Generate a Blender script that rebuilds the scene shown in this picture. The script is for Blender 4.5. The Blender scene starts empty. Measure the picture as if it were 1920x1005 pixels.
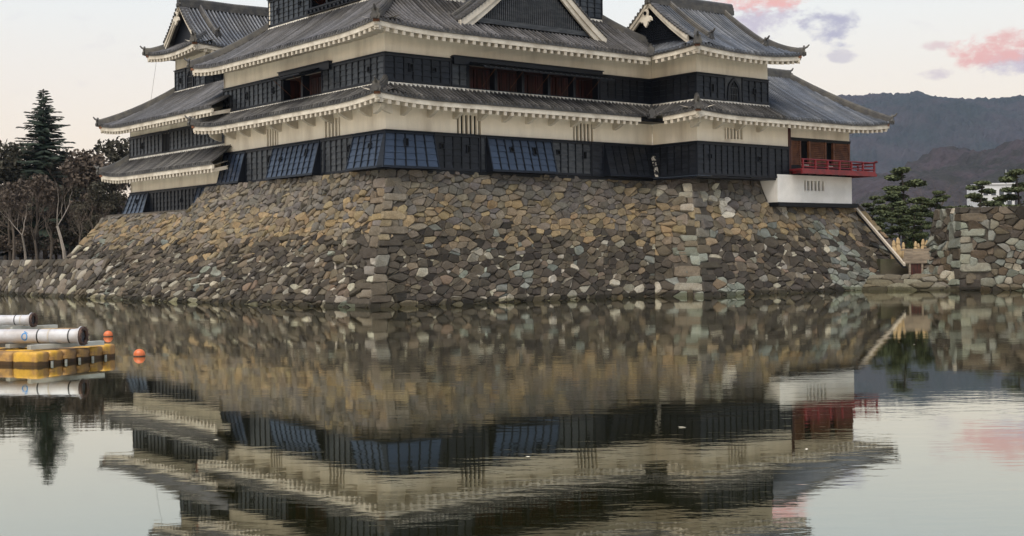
import bpy, bmesh, math, random
import numpy as np
from mathutils import Vector, Matrix

random.seed(7); rng = np.random.default_rng(7)
S = bpy.context.scene
COL = S.collection
R = math.radians

# ------------------------------------------------------------------ camera
F, ROLL, CY, EYE = 2414.0, 0.012, 474.0, 2.7        # pixels of the 1920x1005 photograph
cd = bpy.data.cameras.new('camera'); cam = bpy.data.objects.new('camera', cd); COL.objects.link(cam)
cd.sensor_width = 36; cd.lens = F*36/1920; cd.shift_y = -(502.5-CY)/1920
cd.clip_start = .1; cd.clip_end = 30000
cam.location = (0, 0, EYE)
cam.rotation_euler = (Matrix.Rotation(math.pi/2, 3, 'X') @ Matrix.Rotation(-ROLL, 3, 'Z')).to_euler()
S.camera = cam

# ------------------------------------------------------------------ world, sun, exposure
def pix_dir(x, y):
    a, b = x-960, y-CY
    u = a*math.cos(ROLL)-b*math.sin(ROLL); v = a*math.sin(ROLL)+b*math.cos(ROLL)
    return Vector((u/F, 1, -v/F))
W = bpy.data.worlds.new('World'); S.world = W; W.use_nodes = True
nt = W.node_tree; nt.nodes.clear()
class NT:
    def __init__(s, t): s.t = t
    def n(s, typ, props=None, **inp):
        nd = s.t.nodes.new(typ)
        for k, v in (props or {}).items(): setattr(nd, k, v)
        for k, v in inp.items():
            k = int(k[1:]) if k[0] == '_' and k[1:].isdigit() else k.replace('_', ' ')
            s.set(nd.inputs[k], v)
        return nd
    def set(s, sock, v):
        if isinstance(v, bpy.types.NodeSocket): s.t.links.new(v, sock)
        elif isinstance(v, bpy.types.Node): s.t.links.new(v.outputs[0], sock)
        else: sock.default_value = v
    def m(s, op, a, b=0.0, c=0.0, clamp=False):
        return s.n('ShaderNodeMath', dict(operation=op, use_clamp=clamp), _0=a, _1=b, _2=c).outputs[0]
    def mix(s, f, a, b, bt='MIX'):
        return s.n('ShaderNodeMixRGB', dict(blend_type=bt), Fac=f, Color1=a, Color2=b).outputs[0]
    def ramp(s, f, pts, interp='LINEAR'):
        r = s.n('ShaderNodeValToRGB', None, Fac=f); e = r.color_ramp; e.interpolation = interp
        for i, (p, c) in enumerate(pts):
            el = e.elements[i] if i < 2 else e.elements.new(p)
            el.position = p; el.color = (c, c, c, 1) if isinstance(c, (int, float)) else (*c, 1)
        return r.outputs[0]
    def noise(s, vec, scale, detail=3, rough=.55, dist=0.0):
        return s.n('ShaderNodeTexNoise', None, Vector=vec, Scale=scale, Detail=detail, Roughness=rough, Distortion=dist).outputs[0]
    def smooth(s, v, lo, hi):
        return s.n('ShaderNodeMapRange', dict(interpolation_type='SMOOTHSTEP'), Value=v, From_Min=lo, From_Max=hi).outputs[0]
def lin(r, g, b):
    f = lambda c: (c/255/12.92 if c/255 <= .04045 else ((c/255+.055)/1.055)**2.4)
    return (f(r), f(g), f(b))
SUN_EL, SUN_AZ = R(60), R(207)          # low west light behind the photographer
w = NT(nt)
tc = w.n('ShaderNodeTexCoord').outputs['Generated']
sep = w.n('ShaderNodeSeparateXYZ', None, Vector=tc)
sky = w.ramp(sep.outputs['Z'], [(0, lin(248, 224, 200)), (.06, lin(254, 236, 214)), (.13, lin(250, 240, 228)), (.21, lin(238, 243, 244)), (.45, lin(170, 194, 222)), (1, lin(122, 152, 196))])
nish = w.n('ShaderNodeTexSky', dict(sky_type='NISHITA', sun_disc=False, sun_elevation=R(6), sun_rotation=SUN_AZ, air_density=1.2, dust_density=2.0, ozone_density=2.0))
sky = w.mix(1.0, sky, w.mix(1.0, nish.outputs[0], (.02, .02, .02, 1), 'MULTIPLY'), 'ADD')
# clouds: ragged puffs at fixed directions plus faint wisps all over the sky
warp = w.noise(tc, 9, 5, .6)
def blob(px, py, rx, rz, soft=.55):
    c = pix_dir(px, py).normalized()
    d = w.n('ShaderNodeVectorMath', dict(operation='SUBTRACT'), _0=tc, _1=tuple(c)).outputs[0]
    d = w.n('ShaderNodeVectorMath', dict(operation='MULTIPLY'), _0=d, _1=(1/rx, 1/rx, 1/rz)).outputs[0]
    l = w.n('ShaderNodeVectorMath', dict(operation='LENGTH'), _0=d).outputs['Value']
    return w.smooth(l, 1.0, 1.0-soft)
n1 = w.n('ShaderNodeMapping', None, Vector=tc, Scale=(1, 1, 1.9)).outputs[0]
cn = w.noise(n1, 26, 7, .62, .3)
cn2 = w.noise(n1, 60, 5, .6)
def cloud(px, py, rx, rz, col, dens=1.0, thr=.42):
    global sky
    b = blob(px, py, rx, rz, .85)
    v = w.m('ADD', w.m('MULTIPLY', b, .55), w.m('MULTIPLY', w.m('SUBTRACT', cn, .5), 1.9))
    v = w.m('ADD', v, w.m('MULTIPLY', w.m('SUBTRACT', cn2, .5), 1.3))
    m_ = w.smooth(v, thr-.28, thr+.30)
    m_ = w.m('MULTIPLY', w.m('MULTIPLY', m_, w.smooth(b, 0.0, .45)), dens, clamp=True)
    sky = w.mix(m_, sky, (*lin(*col), 1))
wis = w.m('MULTIPLY', w.smooth(cn, .58, .74), w.smooth(sep.outputs['Z'], .05, .16))
sky = w.mix(w.m('MULTIPLY', wis, .14), sky, (*lin(200, 190, 205), 1))
cloud(1535, 52, .046, .026, (180, 178, 200), .9, .46)
cloud(1425, 44, .050, .030, (200, 190, 208), .85, .40)
cloud(1425, -4, .056, .018, (246, 186, 178), .95, .38)
cloud(1885, 120, .032, .018, (196, 186, 206), .8, .46)
cloud(1852, 95, .042, .019, (242, 184, 176), .95, .42)
cloud(1905, 72, .026, .012, (240, 190, 182), .85, .42)
cloud(1755, 86, .016, .006, (226, 196, 196), .7, .40)
cloud(1750, 138, .020, .008, (212, 198, 206), .7, .40)
cloud(1578, 106, .016, .007, (205, 198, 208), .7, .40)
bg = w.n('ShaderNodeBackground', None, Color=sky, Strength=1.0)
w.n('ShaderNodeOutputWorld', None, Surface=bg)

sl = bpy.data.lights.new('sun', 'SUN'); sun = bpy.data.objects.new('sun', sl); COL.objects.link(sun)
sl.energy = 5.0; sl.angle = R(55); sl.color = (1, .91, .77)
sd = Vector((math.cos(SUN_EL)*math.sin(SUN_AZ), math.cos(SUN_EL)*math.cos(SUN_AZ), math.sin(SUN_EL)))
sun.rotation_euler = sd.to_track_quat('Z', 'Y').to_euler(); sun.location = (-30, -60, 60)

vs = S.view_settings
vs.view_transform = 'Standard'; vs.look = 'None'; vs.gamma = 1; vs.exposure = 0.0; vs.use_curve_mapping = False
S.cycles.max_bounces = 6; S.cycles.diffuse_bounces = 3; S.cycles.glossy_bounces = 3; S.cycles.volume_bounces = 0
S.cycles.use_denoising = True

# ------------------------------------------------------------------ helpers
def tag(o, label=None, cat=None, group=None, kind=None):
    if label: o['label'] = label
    if cat: o['category'] = cat
    if group: o['group'] = group
    if kind: o['kind'] = kind
    return o
def mesh(name, v, f, mat, smooth=False, cols=None):
    me = bpy.data.meshes.new(name); me.from_pydata([tuple(p) for p in v], [], f)
    if mat: me.materials.append(mat)
    if smooth: me.polygons.foreach_set('use_smooth', [True]*len(me.polygons))
    if cols is not None:
        a = me.color_attributes.new('col', 'FLOAT_COLOR', 'POINT')
        a.data.foreach_set('color', np.asarray(cols, dtype=np.float32).ravel())
    me.update(); return me
def obj(name, me, parent=None, loc=(0, 0, 0), rz=0):
    o = bpy.data.objects.new(name, me); COL.objects.link(o)
    o.parent = parent; o.location = loc; o.rotation_euler[2] = rz
    return o
def empty(name, loc, rz=0):
    o = bpy.data.objects.new(name, None); COL.objects.link(o)
    o.location = loc; o.rotation_euler[2] = rz; o.empty_display_size = .3
    return o
class MB:
    def __init__(s): s.v = []; s.f = []
    def add(s, v, f):
        k = len(s.v); s.v += [tuple(p) for p in v]; s.f += [tuple(i+k for i in q) for q in f]; return s
    def hexa(s, p):      # 8 corners: bottom ring 0-3, top ring 4-7
        return s.add(p, [(3, 2, 1, 0), (4, 5, 6, 7), (0, 1, 5, 4), (1, 2, 6, 5), (2, 3, 7, 6), (3, 0, 4, 7)])
    def box(s, x0, x1, y0, y1, z0, z1):
        return s.hexa([(x0, y0, z0), (x1, y0, z0), (x1, y1, z0), (x0, y1, z0), (x0, y0, z1), (x1, y0, z1), (x1, y1, z1), (x0, y1, z1)])
    def quad(s, *p): return s.add(p, [tuple(range(len(p)))])
    def sweep(s, rings, close=True, caps=True):
        n = len(rings[0]); k = len(s.v)
        for r in rings: s.v += [tuple(p) for p in r]
        for i in range(len(rings)-1):
            for j in range(n if close else n-1):
                a, b = k+i*n+j, k+i*n+(j+1) % n
                s.f.append((a, b, b+n, a+n))
        if caps:
            s.f.append(tuple(k+j for j in range(n))[::-1]); s.f.append(tuple(k+(len(rings)-1)*n+j for j in range(n)))
        return s
    def tube(s, pts, rad, n=6, caps=True):
        rings = []; pts = [Vector(p) for p in pts]
        for i, p in enumerate(pts):
            d = (pts[min(i+1, len(pts)-1)]-pts[max(i-1, 0)]).normalized()
            a = d.cross(Vector((0, 0, 1)));
            if a.length < .05: a = d.cross(Vector((1, 0, 0)))
            a.normalize(); b = a.cross(d); r = rad[i] if isinstance(rad, (list, tuple)) else rad
            rings.append([p+(a*math.cos(2*math.pi*j/n)+b*math.sin(2*math.pi*j/n))*r for j in range(n)])
        return s.sweep(rings, True, caps)
    def build(s, name, mat, parent=None, smooth=False, off=(0, 0, 0), **k):
        o = off
        v = [(p[0]-o[0], p[1]-o[1], p[2]-o[2]) for p in s.v]
        return obj(name, mesh(name, v, s.f, mat, smooth), parent, **k)

# ------------------------------------------------------------------ materials
def material(name, col, rough=.6, spec=.5, var=.0, vscale=3.0, col2=None, bump=0, bscale=20, attr=False, metal=0, stretch=None, coord='Object', orand=0, wband=None, fine=0, mode='MIX', lo=.4, hi=.62):
    m = bpy.data.materials.new(name); m.use_nodes = True; t = NT(m.node_tree); m.node_tree.nodes.clear()
    co = t.n('ShaderNodeTexCoord').outputs[coord]
    if stretch: co = t.n('ShaderNodeMapping', None, Vector=co, Scale=stretch).outputs[0]
    c = (*col, 1)
    if attr: c = t.n('ShaderNodeVertexColor', dict(layer_name='col')).outputs[0]
    if col2: c = t.mix(t.smooth(t.noise(co, vscale, 5, .6), lo, hi), c, (*col2, 1), mode)
    if var:
        nz = t.noise(co, vscale*3.1, 4, .65)
        k = t.m('ADD', t.m('MULTIPLY', t.m('SUBTRACT', nz, .5), var*2), 1.0)
        if fine: k = t.m('MULTIPLY', k, t.m('ADD', t.m('MULTIPLY', t.m('SUBTRACT', t.noise(co, bscale*2.3, 3, .7), .5), fine*2), 1.0))
        kc = t.n('ShaderNodeCombineColor', None, _0=k, _1=k, _2=k).outputs[0]
        c = t.mix(1.0, c, kc, 'MULTIPLY')
    if wband:      # stained band just above the water
        gz = t.n('ShaderNodeSeparateXYZ', None, Vector=t.n('ShaderNodeNewGeometry').outputs['Position']).outputs['Z']
        e = t.m('ADD', gz, t.m('MULTIPLY', t.m('SUBTRACT', t.noise(co, 2.2, 4, .6), .5), wband[0]*.9))
        c = t.mix(t.smooth(e, wband[0]*1.15, wband[0]*.75), c, (*wband[1], 1), 'MULTIPLY')
    if orand:
        k = t.m('ADD', t.m('MULTIPLY', t.n('ShaderNodeObjectInfo').outputs['Random'], orand*2), 1.0-orand)
        c = t.mix(1.0, c, t.n('ShaderNodeCombineColor', None, _0=k, _1=k, _2=k).outputs[0], 'MULTIPLY')
    p = t.n('ShaderNodeBsdfPrincipled', None, Base_Color=c, Roughness=rough, Metallic=metal)
    p.inputs['Specular IOR Level'].default_value = spec
    if bump:
        b = t.n('ShaderNodeBump', None, Height=t.noise(co, bscale, 5, .65), Strength=.9, Distance=bump)
        t.set(p.inputs['Normal'], b.outputs[0])
    t.n('ShaderNodeOutputMaterial', None, Surface=p.outputs[0])
    return m
M = {}
M['plaster'] = material('lime plaster', (.88, .79, .655), .85, .2, .18, .6, (.64, .555, .445), .004, 14, stretch=(1, 1, .22), lo=.45, hi=.80)
M['plaster_white'] = material('fresh plaster', (.78, .75, .71), .85, .2, .06, .6, (.70, .67, .63), .003, 14)
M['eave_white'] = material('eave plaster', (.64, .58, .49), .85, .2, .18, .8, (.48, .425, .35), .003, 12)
M['bead'] = material('mortar bead', (.75, .71, .64), .9, .2, .25, 3, (.5, .46, .40), .01, 20)
M['board'] = material('weathered lacquer board', (.026, .029, .034), .38, .35, .5, 1.6, (.050, .053, .057), .004, 9, stretch=(1, 1, 4), orand=.25)
M['board_dark'] = material('fresh black lacquer board', (.006, .007, .010), .38, .25, .5, 1.6, (.014, .016, .021), .004, 9, stretch=(1, 1, 4), orand=.3)
M['board_gloss'] = material('glossy sky-tinted lacquer board', (.018, .028, .052), .30, .75, .4, 1.5, (.026, .037, .064), .003, 9, stretch=(1, 1, 4), orand=.15)  # blue of the sky mirrored by the flared boards, put into the base colour
M['batten'] = material('black batten', (.005, .006, .008), .5, .22, .4, 2)
M['frame'] = material('black frame', (.007, .009, .014), .45, .28, .4, 1.2)
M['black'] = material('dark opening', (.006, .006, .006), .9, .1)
M['redwood'] = material('red brown wood', (.070, .015, .009), .6, .4, .6, 1.5, (.022, .008, .006), .004, 8, stretch=(6, 6, .6))
M['brownwood'] = material('brown shutter wood', (.17, .07, .034), .6, .35, .4, 2, (.10, .04, .022), .003, 10)
M['vermilion'] = material('vermilion lacquer', (.19, .014, .018), .45, .5, .25, 1.5, (.12, .012, .015))
M['tile'] = material('roof tile', (.080, .078, .083), .46, .45, .7, .55, (.056, .052, .050), .006, 9, fine=.6, orand=.45)
M['tile_blue'] = material('bluish roof tile', (.070, .079, .099), .40, .5, .6, .55, (.105, .110, .122), .005, 9, fine=.6, orand=.45)
M['tile_dark'] = material('dark roof tile', (.047, .045, .046), .55, .4, .7, .6, (.078, .074, .070), .006, 9, fine=.6, orand=.50)
M['pan'] = material('shade-painted pan tile', (.013, .013, .013), .65, .3, .4, .7, (.018, .015, .013), .012, 5)  # near black: the shade between the tile rows is painted into the colour
M['ridge'] = material('ridge tile', (.050, .048, .048), .6, .4, .5, 1.2, (.085, .078, .068), .012, 8)
M['stone'] = material('field stone', (1, 1, 1), .88, .25, .60, 1.5, (.80, .775, .74), .035, 6.5, attr=True, wband=(.24, (.42, .42, .34)), fine=.60, mode='MULTIPLY')
M['mortar'] = material('earth joint', (.070, .060, .050), .95, .1, .4, 2, (.048, .042, .035), .03, 6)
M['earth'] = material('ground earth', (.085, .075, .055), .95, .1, .4, .3, (.06, .065, .035), .02, 3)
M['lightbeam'] = material('pale timber', (.42, .37, .31), .8, .2, .3, 2)

# ------------------------------------------------------------------ castle frame
YAW = R(38.87); C0 = (-6.75, 69.65)
RU = (math.cos(YAW), math.sin(YAW)); LV = (-math.sin(YAW), math.cos(YAW))
def wp(u, v, z=0): return (C0[0]+RU[0]*u+LV[0]*v, C0[1]+RU[1]*u+LV[1]*v, z)
class Thing:
    """root Empty at (u,v,z) of the castle frame; all mesh data given in castle coordinates"""
    def __init__(s, name, u, v, z, label, cat, group=None):
        s.off = (u, v, z); s.root = empty(name, wp(u, v, z), YAW); tag(s.root, label, cat, group)
    def part(s, name, mb, mat, parent=None, smooth=False):
        return mb.build(name, mat, parent or s.root, smooth, off=s.off)
    def inst(s, name, me, p, rz=0, parent=None):
        return obj(name, me, parent or s.root, (p[0]-s.off[0], p[1]-s.off[1], p[2]-s.off[2]), rz)
class Side:
    """a wall plane: o origin, a along direction, n outward"""
    def __init__(s, o, a, n): s.o, s.a, s.n = o, a, n
    def p(s, t, out, z): return (s.o[0]+s.a[0]*t+s.n[0]*out, s.o[1]+s.a[1]*t+s.n[1]*out, z)
    def rz(s): return math.atan2(s.a[1], s.a[0])
def sbox(mb, sd, s0, s1, o0, o1, z0, z1):
    return mb.hexa([sd.p(s0, o0, z0), sd.p(s1, o0, z0), sd.p(s1, o1, z0), sd.p(s0, o1, z0), sd.p(s0, o0, z1), sd.p(s1, o0, z1), sd.p(s1, o1, z1), sd.p(s0, o1, z1)])

def wall(T, sd, s0, s1, z0, z1, holes=(), mat='plaster', name='wall', depth=.4, back='black'):
    """plaster face with real openings (s0,s1,z0,z1) and dark recesses behind them"""
    mb = MB(); hs = sorted(holes); x = s0; th = .22
    def slab(a, b, c, d):
        if b-a > .01 and d-c > .01: sbox(mb, sd, a, b, -th, 0, c, d)
    for (a, b, c, d) in hs:
        slab(x, a, z0, z1); slab(a, b, z0, c); slab(a, b, d, z1); x = b
    slab(x, s1, z0, z1)
    wobj = T.part(name, mb, M[mat])
    for (a, b, c, d) in hs:
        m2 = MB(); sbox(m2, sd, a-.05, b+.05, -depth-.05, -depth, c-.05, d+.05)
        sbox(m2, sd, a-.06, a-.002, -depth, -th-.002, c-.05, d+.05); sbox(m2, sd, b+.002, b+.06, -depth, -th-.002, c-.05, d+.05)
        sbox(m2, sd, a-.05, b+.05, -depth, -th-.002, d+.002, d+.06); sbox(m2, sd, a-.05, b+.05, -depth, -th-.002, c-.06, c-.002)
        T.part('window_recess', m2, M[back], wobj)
    return wobj
def lattice(T, sd, s0, s1, z0, z1, n, mat='plaster', parent=None):
    """grille of plastered vertical bars standing in an opening"""
    pw = (s1-s0)/(2*n+1)
    mb = MB(); sbox(mb, sd, s0, s1, -.2, .05, z0-.06, z0)
    g = T.part('window_grille', mb, M[mat])
    b = MB(); b.box(-pw*.36, pw*.36, -.07, .07, 0, z1-z0); me = mesh('bar', b.v, b.f, M[mat])
    for i in range(n):
        T.inst('bar', me, sd.p(s0+pw*(2*i+1.5), -.10, z0), sd.rz(), g)

_bat = {}
def panel(T, sd, s0, s1, z0, z1, flare=0, e0=0, e1=0, col=.61, laps=4, gloss=False, holes=(), name='board_panel', cap=True, shade=None):
    """black boarded panel: frame, lapped boards between battens, loopholes; flare = foot pushed outward"""
    n = max(1, round((s1-s0-.2)/col)); H = z1-z0
    a0, a1 = s0-e0*flare, s1+e1*flare
    def pt(q, t, d):       # q 0..1 across, t 0..1 up
        s = (a0+(a1-a0)*q)*(1-t)+(s0+(s1-s0)*q)*t
        return sd.p(s, flare*(1-t)+d, z0+H*t)
    def bar(mb, q0, q1, t0, t1, d0, d1):
        mb.hexa([pt(q0, t0, d0), pt(q1, t0, d0), pt(q1, t0, d1), pt(q0, t0, d1), pt(q0, t1, d0), pt(q1, t1, d0), pt(q1, t1, d1), pt(q0, t1, d1)])
    fr = MB(); wq = .07/(s1-s0); tb, tt = .13/H, .14/H
    # body behind the boards
    fr.hexa([sd.p(a0, -.02, z0), sd.p(a1, -.02, z0), pt(1, 0, .015), pt(0, 0, .015), sd.p(s0, -.02, z1), sd.p(s1, -.02, z1), pt(1, 1, .015), pt(0, 1, .015)])
    bar(fr, 0, 1, 0, tb, .016, .09); bar(fr, 0, 1, 1-tt, 1, .016, .09)
    bar(fr, 0, wq, tb, 1-tt, .016, .085); bar(fr, 1-wq, 1, tb, 1-tt, .016, .085)
    if cap: sbox(fr, sd, s0-.03, s1+.03, 0.0, .17, z1, z1+.045)
    pan = T.part(name, fr, M['frame'])
    bm_ = M['board_gloss'] if gloss else M[shade or 'board']
    for c in range(n):
        q0 = wq+(1-2*wq)*c/n; q1 = wq+(1-2*wq)*(c+1)/n
        mb = MB()
        for l in range(laps):
            t0 = tb+(1-tt-tb)*l/laps; t1 = tb+(1-tt-tb)*(l+1)/laps
            j = random.uniform(-.006, .006); j2 = random.uniform(-.004, .004)
            mb.quad(pt(q0, t0, .058+j), pt(q1, t0, .058+j+j2), pt(q1, t1, .020), pt(q0, t1, .020))
            mb.quad(pt(q0, t0, .018), pt(q1, t0, .018), pt(q1, t0, .058+j+j2), pt(q0, t0, .058+j))
        T.part('board', mb, bm_, pan)
        if c:
            mb = MB(); dq = .032/(s1-s0); bar(mb, q0-dq, q0+dq, tb, 1-tt, .02, .088); T.part('batten', mb, M['batten'], pan)
    for (qs, ts, hw, hh) in holes:     # loopholes: centre (metres from s0, metres above z0), half sizes
        q, t = qs/(s1-s0), ts/H; dq, dt = hw/(s1-s0), hh/H; e = .035
        mb = MB(); eq, et = e/(s1-s0), e/H
        bar(mb, q-dq-eq, q+dq+eq, t+dt, t+dt+et, .02, .115); bar(mb, q-dq-eq, q+dq+eq, t-dt-et, t-dt, .02, .115)
        bar(mb, q-dq-eq, q-dq, t-dt, t+dt, .02, .115); bar(mb, q+dq, q+dq+eq, t-dt, t+dt, .02, .115)
        lo = T.part('loophole', mb, M['frame'], pan)
        mb = MB(); bar(mb, q-dq, q+dq, t-dt, t+dt, .02, .062); T.part('loophole_opening', mb, M['black'], pan)
    return pan

# ------------------------------------------------------------------ roofs
PITCH = .30
def upf(s, s0, s1, u0, u1, reach=4.5):
    a = max(0, 1-(s-s0)/reach); b = max(0, 1-(s1-s)/reach)
    return u0*a*a+u1*b*b
class Slope:
    def __init__(s, T, roof, sd, s0, s1, ov, D, ze, zt, blo=None, bhi=None, up=(.22, .22), mat='tile', conc=.22, r0=None, r1=None):
        s.__dict__.update(locals()); s.blo = blo or (lambda x: 0.0); s.bhi = bhi or (lambda x: D)
    def z(s, t, b):
        x = max(0, b/s.D)
        return s.ze+(s.zt-s.ze)*((1-s.conc)*x+s.conc*x*x)+upf(t, s.s0, s.s1, *s.up)*max(0, 1-b/min(s.D, 3.0))**1.5
    def P(s, t, b, dz=0): return s.sd.p(t, s.ov-b, s.z(t, b)+dz)
    def sheet(s, ends=()):
        mb = MB(); a, b = (s.r0 if s.r0 is not None else s.s0), (s.r1 if s.r1 is not None else s.s1)
        n = int((b-a)/PITCH)+1; xs = sorted(set([a+(b-a)*i/n for i in range(n+1)]+list(ends)))
        for x0, x1 in zip(xs, xs[1:]):
            l0, h0, l1, h1 = s.blo(x0), s.bhi(x0), s.blo(x1), s.bhi(x1)
            if h0-l0 < .01 and h1-l1 < .01: continue
            h0 = max(h0, l0); h1 = max(h1, l1); k = 5
            for i in range(k):
                f0, f1 = i/k, (i+1)/k
                mb.quad(s.P(x0, l0+(h0-l0)*f0), s.P(x1, l1+(h1-l1)*f0), s.P(x1, l1+(h1-l1)*f1), s.P(x0, l0+(h0-l0)*f1))
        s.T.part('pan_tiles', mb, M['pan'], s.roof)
    def rows(s, rad=.076, seg=.30, n=5, clip=None):
        a, b = (s.r0 if s.r0 is not None else s.s0), (s.r1 if s.r1 is not None else s.s1)
        k = int((b-a)/PITCH); off = ((b-a)-k*PITCH)/2
        for i in range(k):
            t = a+off+PITCH*(i+.5)
            lo, hi = s.blo(t), s.bhi(t)
            if hi-lo < .15: continue
            ns = max(1, round((hi-lo)/seg)); rings = []
            jit = random.uniform(-.010, .010)
            for j in range(ns):
                for fr, rr in ((0, 1.0), (1, .86)):
                    bb = lo+(hi-lo)*(j+fr)/ns - (.03 if (j == 0 and fr == 0 and lo < .01) else 0)
                    r_ = rad*rr*random.uniform(.97, 1.03); z0 = s.z(t, bb)+.012+jit*.5
                    rings.append([s.sd.p(t+jit+r_*math.cos(math.pi*q/(n-1)), s.ov-bb, z0+r_*1.6*math.sin(math.pi*q/(n-1))-(.02 if q in (0, n-1) else 0)) for q in range(n)])
            mb = MB(); mb.sweep(rings, False, False)
            # round end tile at the eave
            if lo < .05:
                c = s.sd.p(t+jit, s.ov+.035, s.z(t, 0)+.022); rr = rad*1.02; m = 8
                ring = [(c[0]+s.sd.a[0]*rr*math.cos(2*math.pi*q/m), c[1]+s.sd.a[1]*rr*math.cos(2*math.pi*q/m), c[2]+rr*math.sin(2*math.pi*q/m)) for q in range(m)]
                inn = [(p[0]-s.sd.n[0]*.06, p[1]-s.sd.n[1]*.06, p[2]) for p in ring]
                mb.sweep([inn, ring], True, True)
            s.T.part('tile_row', mb, M[s.mat], s.roof)
    def eave(s, x0=None, x1=None, rafters=True, pitch=.52, fh=.25, wall_z=None, brackets=0):
        x0 = s.s0 if x0 is None else x0; x1 = s.s1 if x1 is None else x1
        n = max(2, int((x1-x0)/.6)); xs = [x0+(x1-x0)*i/n for i in range(n+1)]
        def strip(o0, o1, d0, d1):
            rings = [[s.sd.p(t, o0, s.z(t, 0)+d0), s.sd.p(t, o1, s.z(t, 0)+d0), s.sd.p(t, o1, s.z(t, 0)+d1), s.sd.p(t, o0, s.z(t, 0)+d1)] for t in xs]
            return MB().sweep(rings)
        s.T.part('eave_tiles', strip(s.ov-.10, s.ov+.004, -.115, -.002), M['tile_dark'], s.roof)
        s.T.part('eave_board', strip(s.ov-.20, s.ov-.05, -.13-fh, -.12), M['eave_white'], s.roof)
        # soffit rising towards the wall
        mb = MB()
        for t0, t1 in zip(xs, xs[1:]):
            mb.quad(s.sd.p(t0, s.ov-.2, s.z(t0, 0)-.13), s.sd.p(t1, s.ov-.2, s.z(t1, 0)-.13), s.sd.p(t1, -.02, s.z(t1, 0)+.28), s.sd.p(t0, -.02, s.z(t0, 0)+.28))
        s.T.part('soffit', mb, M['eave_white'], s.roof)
        if rafters:
            b = MB(); L = s.ov-.07; hw, hh = .10, .22
            zt = -.13-fh+.002
            # runs from the eave (y=0) back to the wall (y=L) and rises
            pr = .22*L
            b.hexa([(-hw, 0, zt-hh), (hw, 0, zt-hh), (hw, L, zt-hh+pr), (-hw, L, zt-hh+pr), (-hw, 0, zt+.0), (hw, 0, zt+.0), (hw, L, zt+.02+pr), (-hw, L, zt+.02+pr)])
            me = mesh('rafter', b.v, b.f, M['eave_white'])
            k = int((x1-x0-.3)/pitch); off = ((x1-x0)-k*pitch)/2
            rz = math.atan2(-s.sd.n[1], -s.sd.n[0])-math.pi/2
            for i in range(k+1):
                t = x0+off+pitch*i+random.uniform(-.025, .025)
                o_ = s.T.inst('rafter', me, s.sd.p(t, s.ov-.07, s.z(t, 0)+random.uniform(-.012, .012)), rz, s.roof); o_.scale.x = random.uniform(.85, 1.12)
        for i in range(brackets):
            t = x0+(x1-x0)*(i+.5)/brackets
            zz = s.z((x0+x1)/2, 0)-.42
            mb = MB(); hw = .13
            prof = [(0, zz-.42), (.35, zz-.32), (.75, zz-.12), (.8, zz+.08), (0, zz+.18)]
            mb.sweep([[s.sd.p(t-hw, o, z) for o, z in prof], [s.sd.p(t+hw, o, z) for o, z in prof]])
            s.T.part('bracket', mb, M['eave_white'], s.roof)
def ridge_bar(T, roof, pts, wd=.34, ht=.34, horn=True, name='hip_ridge', orn=True, start=0):
    """stacked ridge of flat tiles with a round capping; pts run from the eave end inward"""
    P = [Vector(p) for p in pts]; rings = []
    for i, p in enumerate(P):
        d = (P[min(i+1, len(P)-1)]-P[max(i-1, 0)]); d.z = 0; d.normalize(); a = Vector((-d.y, d.x, 0))
        sec = [(-wd/2, -.12), (-wd/2, ht*.28), (-wd*.42, ht*.30), (-wd*.42, ht*.62), (-wd*.30, ht*.64), (-wd*.26, ht*.9), (0, ht*1.08), (wd*.26, ht*.9), (wd*.30, ht*.64), (wd*.42, ht*.62), (wd*.42, ht*.30), (wd/2, ht*.28), (wd/2, -.12)]
        rings.append([p+a*x+Vector((0, 0, z)) for x, z in sec])
    o = T.part(name, MB().sweep(rings), M['ridge'], roof)
    if orn:
        d = (P[0]-P[1]); d.z = 0; d.normalize(); a = Vector((-d.y, d.x, 0)); p = P[0]+d*.02
        mb = MB()
        sh = [(-.24, -.16), (-.30, .05), (-.20, .16), (-.22, .34), (-.09, .40), (0, .52), (.09, .40), (.22, .34), (.20, .16), (.30, .05), (.24, -.16)]
        mb.sweep([[p+a*x+Vector((0, 0, z)) for x, z in sh], [p+d*.12+a*x*.9+Vector((0, 0, z)) for x, z in sh]])
        m = 10
        q = p+d*.13+Vector((0, 0, -.02))
        mb.sweep([[q+a*.13*math.cos(2*math.pi*k/m)+Vector((0, 0, .13*math.sin(2*math.pi*k/m))) for k in range(m)], [q+d*.07+a*.13*math.cos(2*math.pi*k/m)+Vector((0, 0, .13*math.sin(2*math.pi*k/m))) for k in range(m)]])
        T.part('ridge_end_tile', mb, M['ridge'], roof)
        if horn:
            b0 = p+Vector((0, 0, ht*.95))
            T.part('ridge_horn', MB().tube([b0-d*.25, b0+d*.05, b0+d*.26+Vector((0, 0, .09)), b0+d*.40+Vector((0, 0, .24))], [.085, .085, .07, .045], 6), M['ridge'], roof)
    return o
def bead(T, sd, s0, s1, out, z, parent, h=.13, w=.16):
    """white mortar bead where a roof meets the wall above, scalloped by the tile rows"""
    n = max(2, int((s1-s0)/.15)); rings = []
    for i in range(n+1):
        t = s0+(s1-s0)*i/n; k = .05*(i % 2)+random.uniform(-.012, .012)
        rings.append([sd.p(t, out, z-.12), sd.p(t, out+w, z-.10+k), sd.p(t, out+w*.8, z+h*.55), sd.p(t, out, z+h)])
    T.part('mortar_bead', MB().sweep(rings), M['bead'], parent)

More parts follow.
